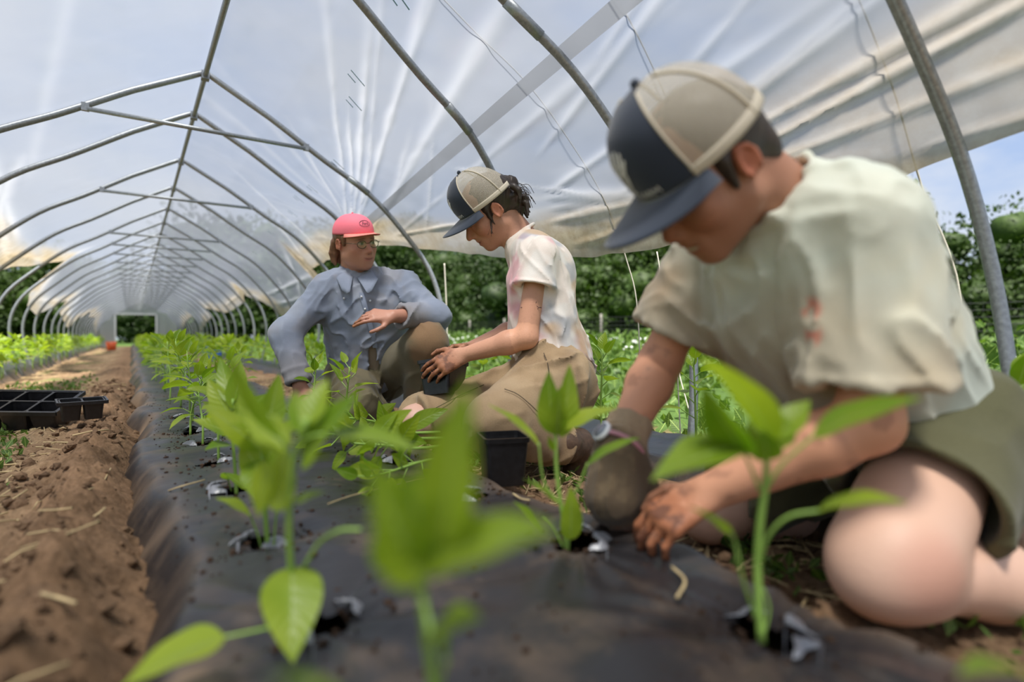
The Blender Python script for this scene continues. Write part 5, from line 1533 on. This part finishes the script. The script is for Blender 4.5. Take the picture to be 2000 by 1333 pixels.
    F.warp(lambda p: creases(p, D(1080, 640, 1, -.35, .2), 22, .014, 2) * sst(.30, .40, (p - sm) @ ax) + creases(p, hm - SL, 16, .008, 8) + creases(p, D(1080, 640, .5, -.8, .2), 26, .006, 12), .03)
    V, Fq = F.mesh(2); col = np.tile([[.86, .76, .69]], (len(V), 1))
    mixc(col, sst(.0, .5, fbm(V, 8, 3, 31)) * .75, (.70, .30, .36)); mixc(col, sst(.15, .55, fbm(V, 8, 3, 35)) * .6, (.30, .36, .44)); mixc(col, sst(.2, .6, fbm(V, 7, 3, 38)) * .7, (.62, .40, .20))
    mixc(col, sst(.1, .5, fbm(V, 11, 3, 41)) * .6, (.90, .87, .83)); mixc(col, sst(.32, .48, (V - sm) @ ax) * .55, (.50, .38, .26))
    make('tee_shirt', V, Fq, M['cotton'], body, base, col=col)
    # trousers
    lo3 = np.min([HLp, HRp, KL, KR, AL, AR], 0) - .17; hi3 = np.max([HLp, HRp, KL, KR], 0) + .19; lo3[2] = -.025
    F = Field(lo3, hi3, .0048)
    F.cap(HLp, HRp, .122, .118, .05); F.cap(hm - ax * .09, hm, .112, .12, .05)
    F.cap(HLp, KL, .122, .092, .05); F.cap(KL, KL + (AL - KL) * .70, .086, .078, .03, flat=True)
    e_ = HRp + (KR - HRp) * .93; F.cap(HRp, e_, .118, .080, .05, flat=True); dd = unit(KR - HRp)
    F.cap(e_ - dd * .05, e_ + dd * .04, .070, .074, .004, 's'); ring(F, e_ - dd * .004, dd, .078, .0045)
    F.cap(KR + A(.05, .05, 0), AR, .075, .065, .03)
    F.warp(lambda p: creases(p, D(1050, 760, .9, .5, 0), 15, .010, 22) + creases(p, D(1050, 760, .2, 1, .2), 14, .010, 25) + .004 * noise(p, 10, 2), .03)
    V, Fq = F.mesh(2); col = np.tile([[.34, .235, .135]], (len(V), 1)); mixc(col, sst(-.2, .7, fbm(V, 6, 4, 5)) * .5, (.43, .32, .20)); mixc(col, sst(.2, .7, fbm(V, 9, 4, 15)) * .5, (.22, .145, .08))
    d, t = near_seg(V, KL, AL); mixc(col, sst(.12, .05, d) * sst(.1, .5, t) * .6, (.16, .10, .06))
    tr_ = make('trousers', V, Fq, M['canvas'], body, base, col=col)
    # side pocket seam
    for k, pts_ in enumerate([[(1062, 690), (1070, 712), (1072, 735), (1062, 756)], [(945, 752), (900, 772), (850, 798), (820, 812)], [(985, 760), (1010, 770), (1035, 790), (1050, 805)]]):
        MB().tube(spline([on_surf(V, *p) for p in pts_], 20), .0013, 5).build('stitched_seam', M['bark'], tr_, base)
    for a_, d_, hh_ in ((AL, unit(A(.85, .35, 0)), 1), (AR, unit(A(.85, .35, 0)), 1)):
        a_ = a_.copy(); F = Field(a_ - .16, a_ + .26, .005)
        F.cap(a_ - d_ * .09 + A(0, 0, .03), a_ + A(0, 0, .02), .058, .052, .02); F.cap(a_ + A(0, 0, .01), a_ + d_ * .06 + A(0, 0, -.035), .050, .044, .03); F.cap(a_ + A(0, 0, -.03), a_ - d_ * .02 + A(0, 0, -.06), .045, .04, .03)
        F.warp(lambda p: .0025 * noise(p, 40, 3), .02); V, Fq = F.mesh(1); V[:, 2] = np.maximum(V[:, 2], .0); make('boot', V, Fq, M['boot'], body, base)

# ------------------------------------------------------------------ 3. crouching person in the blue shirt
def person_blue():
    H = Head(P(694, 474, 2.60), D(694, 474, -.06, 1, .10), D(694, 474, .56, .02, .83), 1.0)
    neck = P(693, 532, 2.66)
    SR, SL = P(636, 572, 2.60), P(790, 566, 2.72)
    HRp, HLp = P(690, 735, 2.78), P(752, 735, 2.84)
    WR, WL = P(585, 752, 2.42), P(768, 618, 2.38)
    ER = ik(SR, WR, .27, .24, D(600, 660, -1, -.1, .1)); EL = ik(SL, WL, .27, .24, D(850, 640, 1, -.5, .3))
    KL, AL = P(835, 672, 2.48), P(818, 800, 2.64)
    KR, AR = P(700, 795, 2.42), P(745, 812, 2.78)
    base = A(*P(740, 830, 2.7)); base[2] = 0
    pts = [SL, SR, HLp, HRp, KL, KR, AL, AR, WL, WR, EL, ER, H.c]
    lo = np.min(pts, 0) - .19; hi = np.max(pts, 0) + .2; lo[2] = -.02
    F = Field(lo, hi, .0046)
    torso(F, (HLp, HRp), (SL, SR), neck, .11, .10, .048)
    F.cap(neck, H.p(0, -.02, -.05), .062, .060, .03)
    H.grow(F, smile=.25, nose=1.0); F.ell(H.p(0, .03, -.055), A(.066, .058, .060), H.R, .03)
    arm(F, SL, EL, WL, .045, .042, .028); arm(F, SR, ER, WR, .045, .042, .028)
    kl, tl = hand(F, WL, P(724, 616, 2.34) - WL, D(740, 610, .05, .75, .65), D(740, 610, -.5, -.2, .9) * 0 + D(740, 610, -.2, -.6, .75), (.25, .4, .5, .55), .5, 1.0, 1.1)
    kr, tr = hand(F, WR, P(590, 800, 2.40) - WR, D(590, 780, -.3, .1, .95), D(590, 780, .9, 0, .3), (.3, .35, .4, .4), .3, .98)
    leg(F, HLp, KL, AL, .09, .065, .056, .042); leg(F, HRp, KR, AR, .09, .062, .055, .042)
    V, Fq = F.mesh(2); base_c = (.50, .24, .165); col = skin_col(V, base_c); H.paint(V, col, base_c, lip=(.45, .15, .13), blush=.55, brow=(.12, .06, .03), red_ear=.4, open_eyes=True)
    mud_paint(col, V, tl, .06, seed=3); mud_paint(col, V, tr, .05, seed=5)
    body = make('person', V, Fq, M['skin'], origin=base, col=col)
    tag(body, 'person crouching behind in pink cap, glasses and loose blue button-up shirt', 'person')
    F = Field(H.c - .18, H.c + .18, .0045)
    F.ell(H.p(0, -.022, .030), A(.082, .099, .088), H.R, .01)
    r = np.random.RandomState(5)
    for k in range(14):
        x = -.075 + .15 * r.rand(); s0 = H.p(x, -.055 - .03 * r.rand(), -.0); s1 = H.p(x * 1.1, -.065 - .02 * r.rand(), -.05); s2 = H.p(x * 1.15, -.06 - .02 * r.rand(), -.088 - .015 * r.rand()); F.chain([s0, s1, s2], [.016, .013, .006], .008)
    for q_ in (-1, 1): F.chain([H.p(q_ * .075, .018, .03), H.p(q_ * .076, .020, -.005)], [.010, .006], .008)
    F.ell(H.p(0, .088, -.02), A(.080, .084, .085), H.R, .008, 's')
    for q_ in (-1, 1): F.ell(H.p(q_ * .088, -.012, -.012), A(.02, .022, .034), H.R, .004, 's')
    F.warp(lambda p: creases(p, H.u, 60, .003, 5), .02)
    V, Fq = F.mesh(1); make('hair', V, Fq, M['light_hair'], body, base)
    cap_piece(H, 'pink', body, base)
    # glasses
    mb = MB()
    for q_ in (-1, 1):
        mb.tube([H.p(q_ * .033 + .024 * math.cos(a), .104 - .006 * abs(math.cos(a)), .000 + .017 * math.sin(a)) for a in np.linspace(0, 2 * math.pi, 20)], .0018, 6, caps=False)
        mb.tube([H.p(q_ * .057, .098, .004), H.p(q_ * .074, .085, .006), H.p(q_ * .082, .0, .004)], .0013, 6)
    mb.tube([H.p(-.009, .104, .004), H.p(0, .110, .007), H.p(.009, .104, .004)], .0013, 6)
    gl = mb.build('glasses', M['metal_wire'], body, base)
    for q_ in (-1, 1):
        mb = MB(); mb.grid(np.array([[H.p(q_ * .033 + .023 * s_ * math.cos(a), .103, .016 * s_ * math.sin(a)) for a in np.linspace(0, 2 * math.pi, 20)] for s_ in (.02, .5, 1)])); mb.build('lens', M['glass'], gl, base)
    # shirt
    hm, sm = (HLp + HRp) / 2, (SL + SR) / 2; ax = unit(hm - sm); fw_ = D(700, 620, .1, 0, 1)
    lo2 = np.min([SL, SR, HLp, HRp, EL, ER, WR, WL], 0) - .17; hi2 = np.max([SL, SR, HLp, HRp, EL, neck], 0) + .17
    F = Field(lo2, hi2, .0052)
    torso(F, (HLp, HRp), (SL, SR), neck, .125, .112, .060, .014, .07)
    F.cap(sm + ax * .12 + fw_ * .02, hm - ax * .08 + fw_ * .03, .13, .14, .06)
    T_ = F
    for (S_, E_, W_, l_) in ((SR, ER, WR, .27 + .225), (SL, EL, WL, .27 + .195)):
        F = T_.blank()
        F.cap(S_, E_, .066, .060, .04); e_ = unit(W_ - E_); hc = E_ + e_ * (l_ - .27); F.cap(E_, hc, .064, .050, .03, flat=True)
        F.cap(hc - e_ * .04, hc + e_ * .05, .036, .040, .004, 's'); ring(F, hc - e_ * .006, e_, .048, .0065, .006); ring(F, hc - e_ * .05, e_, .053, .004, .006); T_.merge(F, .05)
    F = T_
    F.cut(hm - ax * (-.02), ax)
    nd = unit(H.p(0, -.02, -.05) - neck); F.cap(neck + nd * .0, neck + nd * .14, .064, .072, .006, 's')
    # open front below the chest
    F.cap(sm + ax * .26 + fw_ * .16, hm + ax * .03 + fw_ * .17, .012, .05, .01, 's')
    F.warp(lambda p: creases(p, hm - sm, 18, .007, 2) + creases(p, ER - SR + A(.1, 0, .1), 22, .006, 8) * 1.0 + creases(p, D(850, 620, 1, -.2, .3), 26, .005, 14) + .003 * noise(p, 12, 3), .035)
    V, Fq = F.mesh(3); col = np.tile([[.25, .285, .37]], (len(V), 1)); mixc(col, sst(-.1, .7, fbm(V, 6, 4, 5)) * .5, (.36, .38, .43)); mixc(col, sst(.1, .6, fbm(V, 8, 4, 9)) * .4, (.28, .26, .26))
    for w_ in (WR, WL): mixc(col, sst(.22, .08, np.linalg.norm(V - w_, axis=1)) * .6, (.25, .22, .20))
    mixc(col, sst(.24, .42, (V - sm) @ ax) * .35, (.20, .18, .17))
    sh = make('button_shirt', V, Fq, M['cotton'], body, base, col=col)
    # collar leaves
    F2 = [(-1, P(655, 540, 2.545), P(673, 578, 2.50), P(700, 560, 2.50)), (1, P(738, 545, 2.56), P(722, 576, 2.50), P(706, 560, 2.50))]
    for s_, a_, b_, c_ in F2:
        top0 = neck + nd * .045 + (-s_) * -D(694, 530, 1, 0, 0) * 0 + D(694, 530, s_ * .062, 0, .02) * .065
        Pn = np.zeros((8, 6, 3)); 
        up0 = neck + nd * .03 + D(694, 530, s_ * 1.0, .1, -.2) * .064; up1 = neck + nd * .004 + D(694, 530, s_ * .10, -.3, 1.0) * .088
        for i in range(8):
            t = i / 7
            top_ = up0 * (1 - t) + up1 * t + D(694, 530, s_ * .4, 0, .6) * .022 * math.sin(t * math.pi)
            bot_ = (a_ * (1 - t) + b_ * t) if t < .75 else (b_ * (1 - (t - .75) * 1.6) + c_ * (t - .75) * 1.6)
            for j in range(6):
                w_ = j / 5; Pn[i, j] = top_ * (1 - w_) + bot_ * w_ + D(694, 530, 0, .2, 1) * .010 * math.sin(w_ * math.pi)
        o = make('collar_leaf', Pn.reshape(-1, 3), [(i * 6 + j, (i + 1) * 6 + j, (i + 1) * 6 + j + 1, i * 6 + j + 1) for i in range(7) for j in range(5)], M['cotton'], sh, base, col=np.tile([[.25, .285, .37]], (48, 1)))
        md = o.modifiers.new('thickness', 'SOLIDIFY'); md.thickness = .003
    def front(px, py):
        """point on the shirt's outer surface seen at this pixel"""
        d = unit(P(px, py, 1) - EYE); q = V - EYE; t = q @ d; rr = np.linalg.norm(q - t[:, None] * d, axis=1); k = np.nonzero(rr < .008)[0]
        tt = t[k].min() if len(k) else 2.45
        return EYE + d * (tt - .004)
    pl = [front(x, y) for x, y in [(706, 572), (712, 595), (719, 622), (727, 650), (733, 680)]]
    pl = [p for p in pl]
    pn = spline(pl, 24); r_ = D(700, 620, 1, 0, 0) * .011
    MB().grid(np.stack([pn - r_, pn + D(700, 620, 0, 0, 1) * .002, pn + r_], 1)).build('button_placket', M['cloth_blue'], sh, base)
    for k, (x, y) in enumerate([(706, 580), (713, 604), (672, 583), (723, 588)]):
        c_ = front(x, y); MB().ball(c_ + D(700, 620, 0, 0, 1) * .003, A(.0052, .0052, .0052), 10, 6).build('shirt_button', M['white_button'], sh, base)
    # undershirt, seen where the shirt hangs open
    F = Field(lo2, hi2, .007); torso(F, (HLp, HRp), (SL, SR), neck, .118, .105, .04, 0, .07); F.cap(sm + ax * .2 + fw_ * .03, hm - ax * .0 + fw_ * .035, .115, .125, .06)
    F.cut(sm + ax * .12, -ax); F.cut(hm + ax * .02, ax); F.warp(lambda p: creases(p, ax, 16, .004, 2), .03); V2, Fq = F.mesh(1); make('undershirt', V2, Fq, M['cotton'], body, base, col=np.tile([[.30, .24, .17]], (len(V2), 1)))
    # trousers
    lo3 = np.min([HLp, HRp, KL, KR, AL, AR], 0) - .16; hi3 = np.max([HLp, HRp, KL, KR], 0) + .18; lo3[2] = -.02
    F = Field(lo3, hi3, .0055)
    F.cap(HLp, HRp, .12, .12, .05); F.cap(HLp, KL, .11, .092, .05); e_ = KL + (AL - KL) * .90; F.cap(KL, e_, .088, .074, .03, flat=True); dd = unit(AL - KL); F.cap(e_ - dd * .05, e_ + dd * .04, .062, .066, .004, 's')
    F.cap(HRp, KR, .11, .085, .05); F.cap(KR, AR, .08, .065, .03)
    F.warp(lambda p: creases(p, AL - KL, 12, .013, 22) + creases(p, KL - HLp, 12, .008, 25), .03)
    V3, Fq = F.mesh(2); col = np.tile([[.135, .115, .065]], (len(V3), 1)); mixc(col, sst(-.2, .7, fbm(V3, 6, 4, 5)) * .5, (.20, .165, .10))
    mixc(col, sst(.14, .06, np.linalg.norm(V3 - (KL + fw_ * .07 + A(0, 0, .02)), axis=1) + .04 * fbm(V3, 14, 3, 3)) * .8, (.26, .15, .08)); d, t = near_seg(V3, KL, AL); mixc(col, sst(.1, .06, d) * sst(.0, .3, noise(V3, 12, 3)) * .5, (.24, .145, .08))
    make('work_trousers', V3, Fq, M['canvas'], body, base, col=col)
    for a_, d_ in ((AL, unit(A(-.45, -.75, 0))), (AR, unit(A(.5, .6, 0)))):
        F = Field(a_ - .2, a_ + .2, .006); F.cap(a_ + A(0, 0, .04), a_ + A(0, 0, -.03), .050, .048, .02); F.cap(a_ + A(0, 0, -.035), a_ + d_ * .12 + A(0, 0, -.045), .046, .040, .03); F.cap(a_ + A(0, 0, -.04), a_ - d_ * .04 + A(0, 0, -.04), .044, .04, .02)
        V4, Fq = F.mesh(1); V4[:, 2] = np.maximum(V4[:, 2], .0); make('boot', V4, Fq, M['boot'], body, base)
M['cloth_blue'] = plain('chambray', (.26, .30, .40), .9)
person_near(); person_tiedye(); person_blue()

# ================================================================== POTS AND TRAYS
def square_pot(mb, c, wt, wb, h, R=np.eye(3), th=.0022):
    """thin-walled tapered square pot with a rolled rim; c = centre of its base"""
    def ring(w_, z, rnd=.010):
        q = []
        for sx, sy in ((1, 1), (-1, 1), (-1, -1), (1, -1)):
            for a in (0, 30, 60, 90):
                b = math.radians(a + {(1, 1): 0, (-1, 1): 90, (-1, -1): 180, (1, -1): 270}[(sx, sy)])
                q.append((sx * (w_ / 2 - rnd) + rnd * math.cos(b), sy * (w_ / 2 - rnd) + rnd * math.sin(b), z))
        return q
    rings = [ring(wb, 0), ring(wt * .97, h * .90), ring(wt * 1.03, h * .90), ring(wt * 1.05, h), ring(wt * .95, h), ring(wt * .95, h * .9), ring(wb - 2 * th, th)]
    V = np.array([p for q in rings for p in q]) @ R.T + np.asarray(c, float)
    n = 16; F = []
    for i in range(len(rings) - 1):
        F += [(i * n + k, i * n + (k + 1) % n, (i + 1) * n + (k + 1) % n, (i + 1) * n + k) for k in range(n)]
    F.append(tuple(range(n))[::-1]); F.append(tuple(range((len(rings) - 1) * n, len(rings) * n)))
    mb.add(V, F)
def rot(ax, a):
    return np.array(Matrix.Rotation(a, 3, ax))
def frame_R(u, f):
    u = unit(u); f = unit(np.asarray(f) - u * (np.asarray(f) @ u)); l = np.cross(u, f)
    return np.stack([l, f, u], 1)
# tall square pot by the kneeling knee
c = P(982, 945, 1.47); c[2] = bz(.75, 1.2) + .0
o_ = MB(); square_pot(o_, c, .115, .095, .125, rot('Z', -.35))
pot = o_.build('square_pot', M['black_plastic'], origin=c, smooth=False)
tag(pot, 'empty black square pot standing on the plastic before the brown boots', 'plant pot')
# pot held in the muddy hands
c = P(866, 774, 1.93)
Rp = rot('Z', .5) @ rot('Y', .22) @ rot('X', -.15)
o_ = MB(); square_pot(o_, c, .13, .10, .12, Rp)
pot = o_.build('square_pot', M['black_plastic'], origin=c, smooth=False)
tag(pot, 'black square pot held in two muddy hands', 'plant pot')
mb = MB(); mb.ball(c + Rp @ A(0, 0, .095), (.050, .050, .02), 12, 8); mb.build('potting_soil', M['potting'], pot, origin=c)
# black pack under the hand of the crouching person
c = A(.60, 2.33, .12)
c = P(630, 800, 2.55)
Rp = rot('Z', .6)
o_ = MB()
for i in range(2):
    square_pot(o_, c + Rp @ A(i * .085, 0, 0), .085, .07, .085, Rp)
pk = o_.build('cell_pack', M['black_plastic'], origin=c, smooth=False)
tag(pk, 'black cell pack under the hand of the crouching person', 'cell pack')
# trays lying on the path
def cell_tray(c, nx, ny, w_, h, R, lab):
    root = empty('cell_tray', c); tag(root, lab, 'seedling tray')
    for i in range(nx):
        for j in range(ny):
            mb = MB(); square_pot(mb, c + R @ A((i - (nx - 1) / 2) * w_, (j - (ny - 1) / 2) * w_, 0), w_ * .97, w_ * .78, h, R)
            mb.build('cell', M['black_plastic'], root, origin=c, smooth=False)
    mb = MB()
    L_, W_ = nx * w_ / 2 + .008, ny * w_ / 2 + .008
    for sx, sy, hx, hy in ((0, 1, L_, .004), (0, -1, L_, .004), (1, 0, .004, W_), (-1, 0, .004, W_)):
        mb.box(c + R @ A(sx * L_, sy * W_, h * .93), (hx, hy, h * .09), R)
    mb.build('rim', M['black_plastic'], root, origin=c, smooth=False)
    return root
c = P(30, 822, 2.60)
cell_tray(c, 4, 2, .115, .10, rot('Z', -.40) @ rot('X', .30) @ rot('Y', .04), 'long black cell tray tipped over on the soil path at the left')
c = P(160, 818, 2.50)
cell_tray(c, 2, 1, .080, .085, rot('Z', .15) @ rot('X', .10), 'short black cell tray at the right end of the long one')

# ================================================================== LITTER
r = np.random.RandomState(21)
def ico(mb, c, s):
    q = np.array([(0, 0, 1), (.89, 0, .45), (.28, .85, .45), (-.72, .53, .45), (-.72, -.53, .45), (.28, -.85, .45), (.72, .53, -.45), (-.28, .85, -.45), (-.89, 0, -.45), (-.28, -.85, -.45), (.72, -.53, -.45), (0, 0, -1)])
    q = q * (.7 + .6 * r.rand(12))[:, None] * s
    f = [(0, 1, 2), (0, 2, 3), (0, 3, 4), (0, 4, 5), (0, 5, 1), (1, 6, 2), (2, 7, 3), (3, 8, 4), (4, 9, 5), (5, 10, 1), (6, 7, 2), (7, 8, 3), (8, 9, 4), (9, 10, 5), (10, 6, 1), (11, 7, 6), (11, 8, 7), (11, 9, 8), (11, 10, 9), (11, 6, 10)]
    mb.add(q + c, f)
_gx, _gy = np.array(xs), np.array(ys)
def gz(x, y):
    i = min(max(np.searchsorted(_gx, x), 0), len(_gx) - 1); j = min(max(np.searchsorted(_gy, y), 0), len(_gy) - 1)
    return Zg[i, j]
mb = MB()
for k in range(900):
    y = .15 + 4 * r.rand() ** 1.6; x = .06 + .70 * r.rand() ** (1.6 if r.rand() < .6 else 1)
    ico(mb, (x, y, bz(x, y) + .001), (.0015 + .0035 * r.rand() ** 3) * A(1.3, 1, .6))
for hx, hy in HOLES:
    for k in range(40):
        a = r.rand() * 6.28; q = .03 + .07 * r.rand() ** 1.5; x, y = hx + q * math.cos(a), hy + q * math.sin(a)
        ico(mb, (x, y, bz(x, y) + .001), (.0015 + .005 * r.rand() ** 3))
V_ = np.concatenate(mb.V)
o = make('soil_crumbs', V_, mb.F, M['soil'], col=np.tile([[.075, .045, .03]], (len(V_), 1))); tag(o, 'dark crumbs of soil scattered over the black plastic', 'soil', kind='stuff')
mb = MB()
for k in range(5200):
    y = .3 + 6 * r.rand() ** 1.5; x = -1.0 + 1.08 * r.rand() ** .55 if r.rand() < .7 else .82 + .42 * r.rand()
    s = .002 + .012 * r.rand() ** 3.5 * (1.5 if -.3 < x < .08 else 1)
    ico(mb, (x, y, gz(x, y) + s * .2), s * A(1, 1, .75))
V_ = np.concatenate(mb.V)
o = make('soil_clods', V_, mb.F, M['soil'], col=np.clip(np.tile([[.20, .125, .075]], (len(V_), 1)) * (1 + .4 * noise(V_, 20)[:, None]), 0, 1), smooth=False); tag(o, 'loose clods of brown soil along the path and beside the bed', 'soil', kind='stuff')
mb = MB()
for k in range(1900):
    y = .45 + 6 * r.rand() ** 1.4; x = -1.0 + .95 * r.rand() if r.rand() < .75 else .88 + .36 * r.rand()
    if x > -.25 and x < 0 and r.rand() < .75: continue
    a = r.rand() * 6.28; l = .012 + .045 * r.rand() ** 1.5; z = gz(x, y) + .006 + .006 * r.rand()
    d = A(math.cos(a), math.sin(a), .25 * r.randn()) * l; p0 = A(x, y, z)
    mb.tube([p0 - d, p0 + A(0, 0, .004 * r.randn()), p0 + d], .0012 + .0018 * r.rand(), 4)
o = mb.build('straw_litter', M['straw']); tag(o, 'dry straw bits strewn on the soil path and the furrow', 'straw', kind='stuff')
V, F, U = [], [], []
for k in range(260):
    x = -.95 + .6 * r.rand(); y = 1.4 + 6 * r.rand()
    if noise(A(x, y, 0)[None], 2.5, 44)[0] < -.1: continue
    leaf_cloud(r, x, y, 7, .06, .03, .035, V, F, U, z0=gz(x, y))
for k in range(90):
    leaf_cloud(r, .95 + .25 * r.rand(), .15 + 2.2 * r.rand(), 5, .04, .02, .03, V, F, U, z0=0.01)
o = make('low_weeds', V, F, M['far_leaf'], uv=U); tag(o, 'low green weeds sprouting along the path and furrow', 'weeds', kind='stuff')
# single pieces of dry stalk one can pick out
def stalk(pts, rad, lab):
    pts = [np.asarray(p, float) for p in pts]
    o = MB().tube(spline(pts, 8), rad, 6).build('dry_stalk', M['straw'], origin=pts[0]); tag(o, lab, 'straw')
def on_bed(px, py, dz=.006):
    d = P(px, py, 1) - EYE; z = .10
    for _ in range(4):
        q = EYE + d * (z - EYE[2]) / d[2]; z = bz(q[0], q[1]) + dz
    return q
stalk([on_bed(1312, 1108), on_bed(1338, 1135), on_bed(1322, 1168)], .0024, 'short bent dry stalk on the black plastic below the bare hands')
stalk([on_bed(640, 985), on_bed(700, 965), on_bed(840, 930)][::-1], .0012, 'thin dry stalk on the plastic under the lying transplants')
stalk([on_bed(295, 975), on_bed(340, 955), on_bed(400, 938)], .0016, 'long dry stalk across the plastic left of the white-edged hole')
stalk([on_bed(1002, 965), on_bed(1018, 975), on_bed(1035, 978)], .0024, 'tiny dry stalk on the plastic in front of the black pot')
# far objects
mb = MB(); c = A(-.56, 22.5, 0)
mb.tube([c, c + A(0, 0, .28)], [.12, .15], 14); bk = mb.build('bucket', M['orange'], origin=c); tag(bk, 'small orange bucket by the far doorway', 'bucket')
MB().tube(spline([c + A(-.15, 0, .27), c + A(0, 0, .37), c + A(.15, 0, .27)], 10), .006, 6).build('handle', M['steel'], bk, origin=c)
c = A(1.25, 12.0, .0)
mb = MB(); square_pot(mb, c, .34, .28, .26); bn = mb.build('crate', M['blue'], origin=c, smooth=False); tag(bn, 'blue crate far off near the right bows', 'crate')
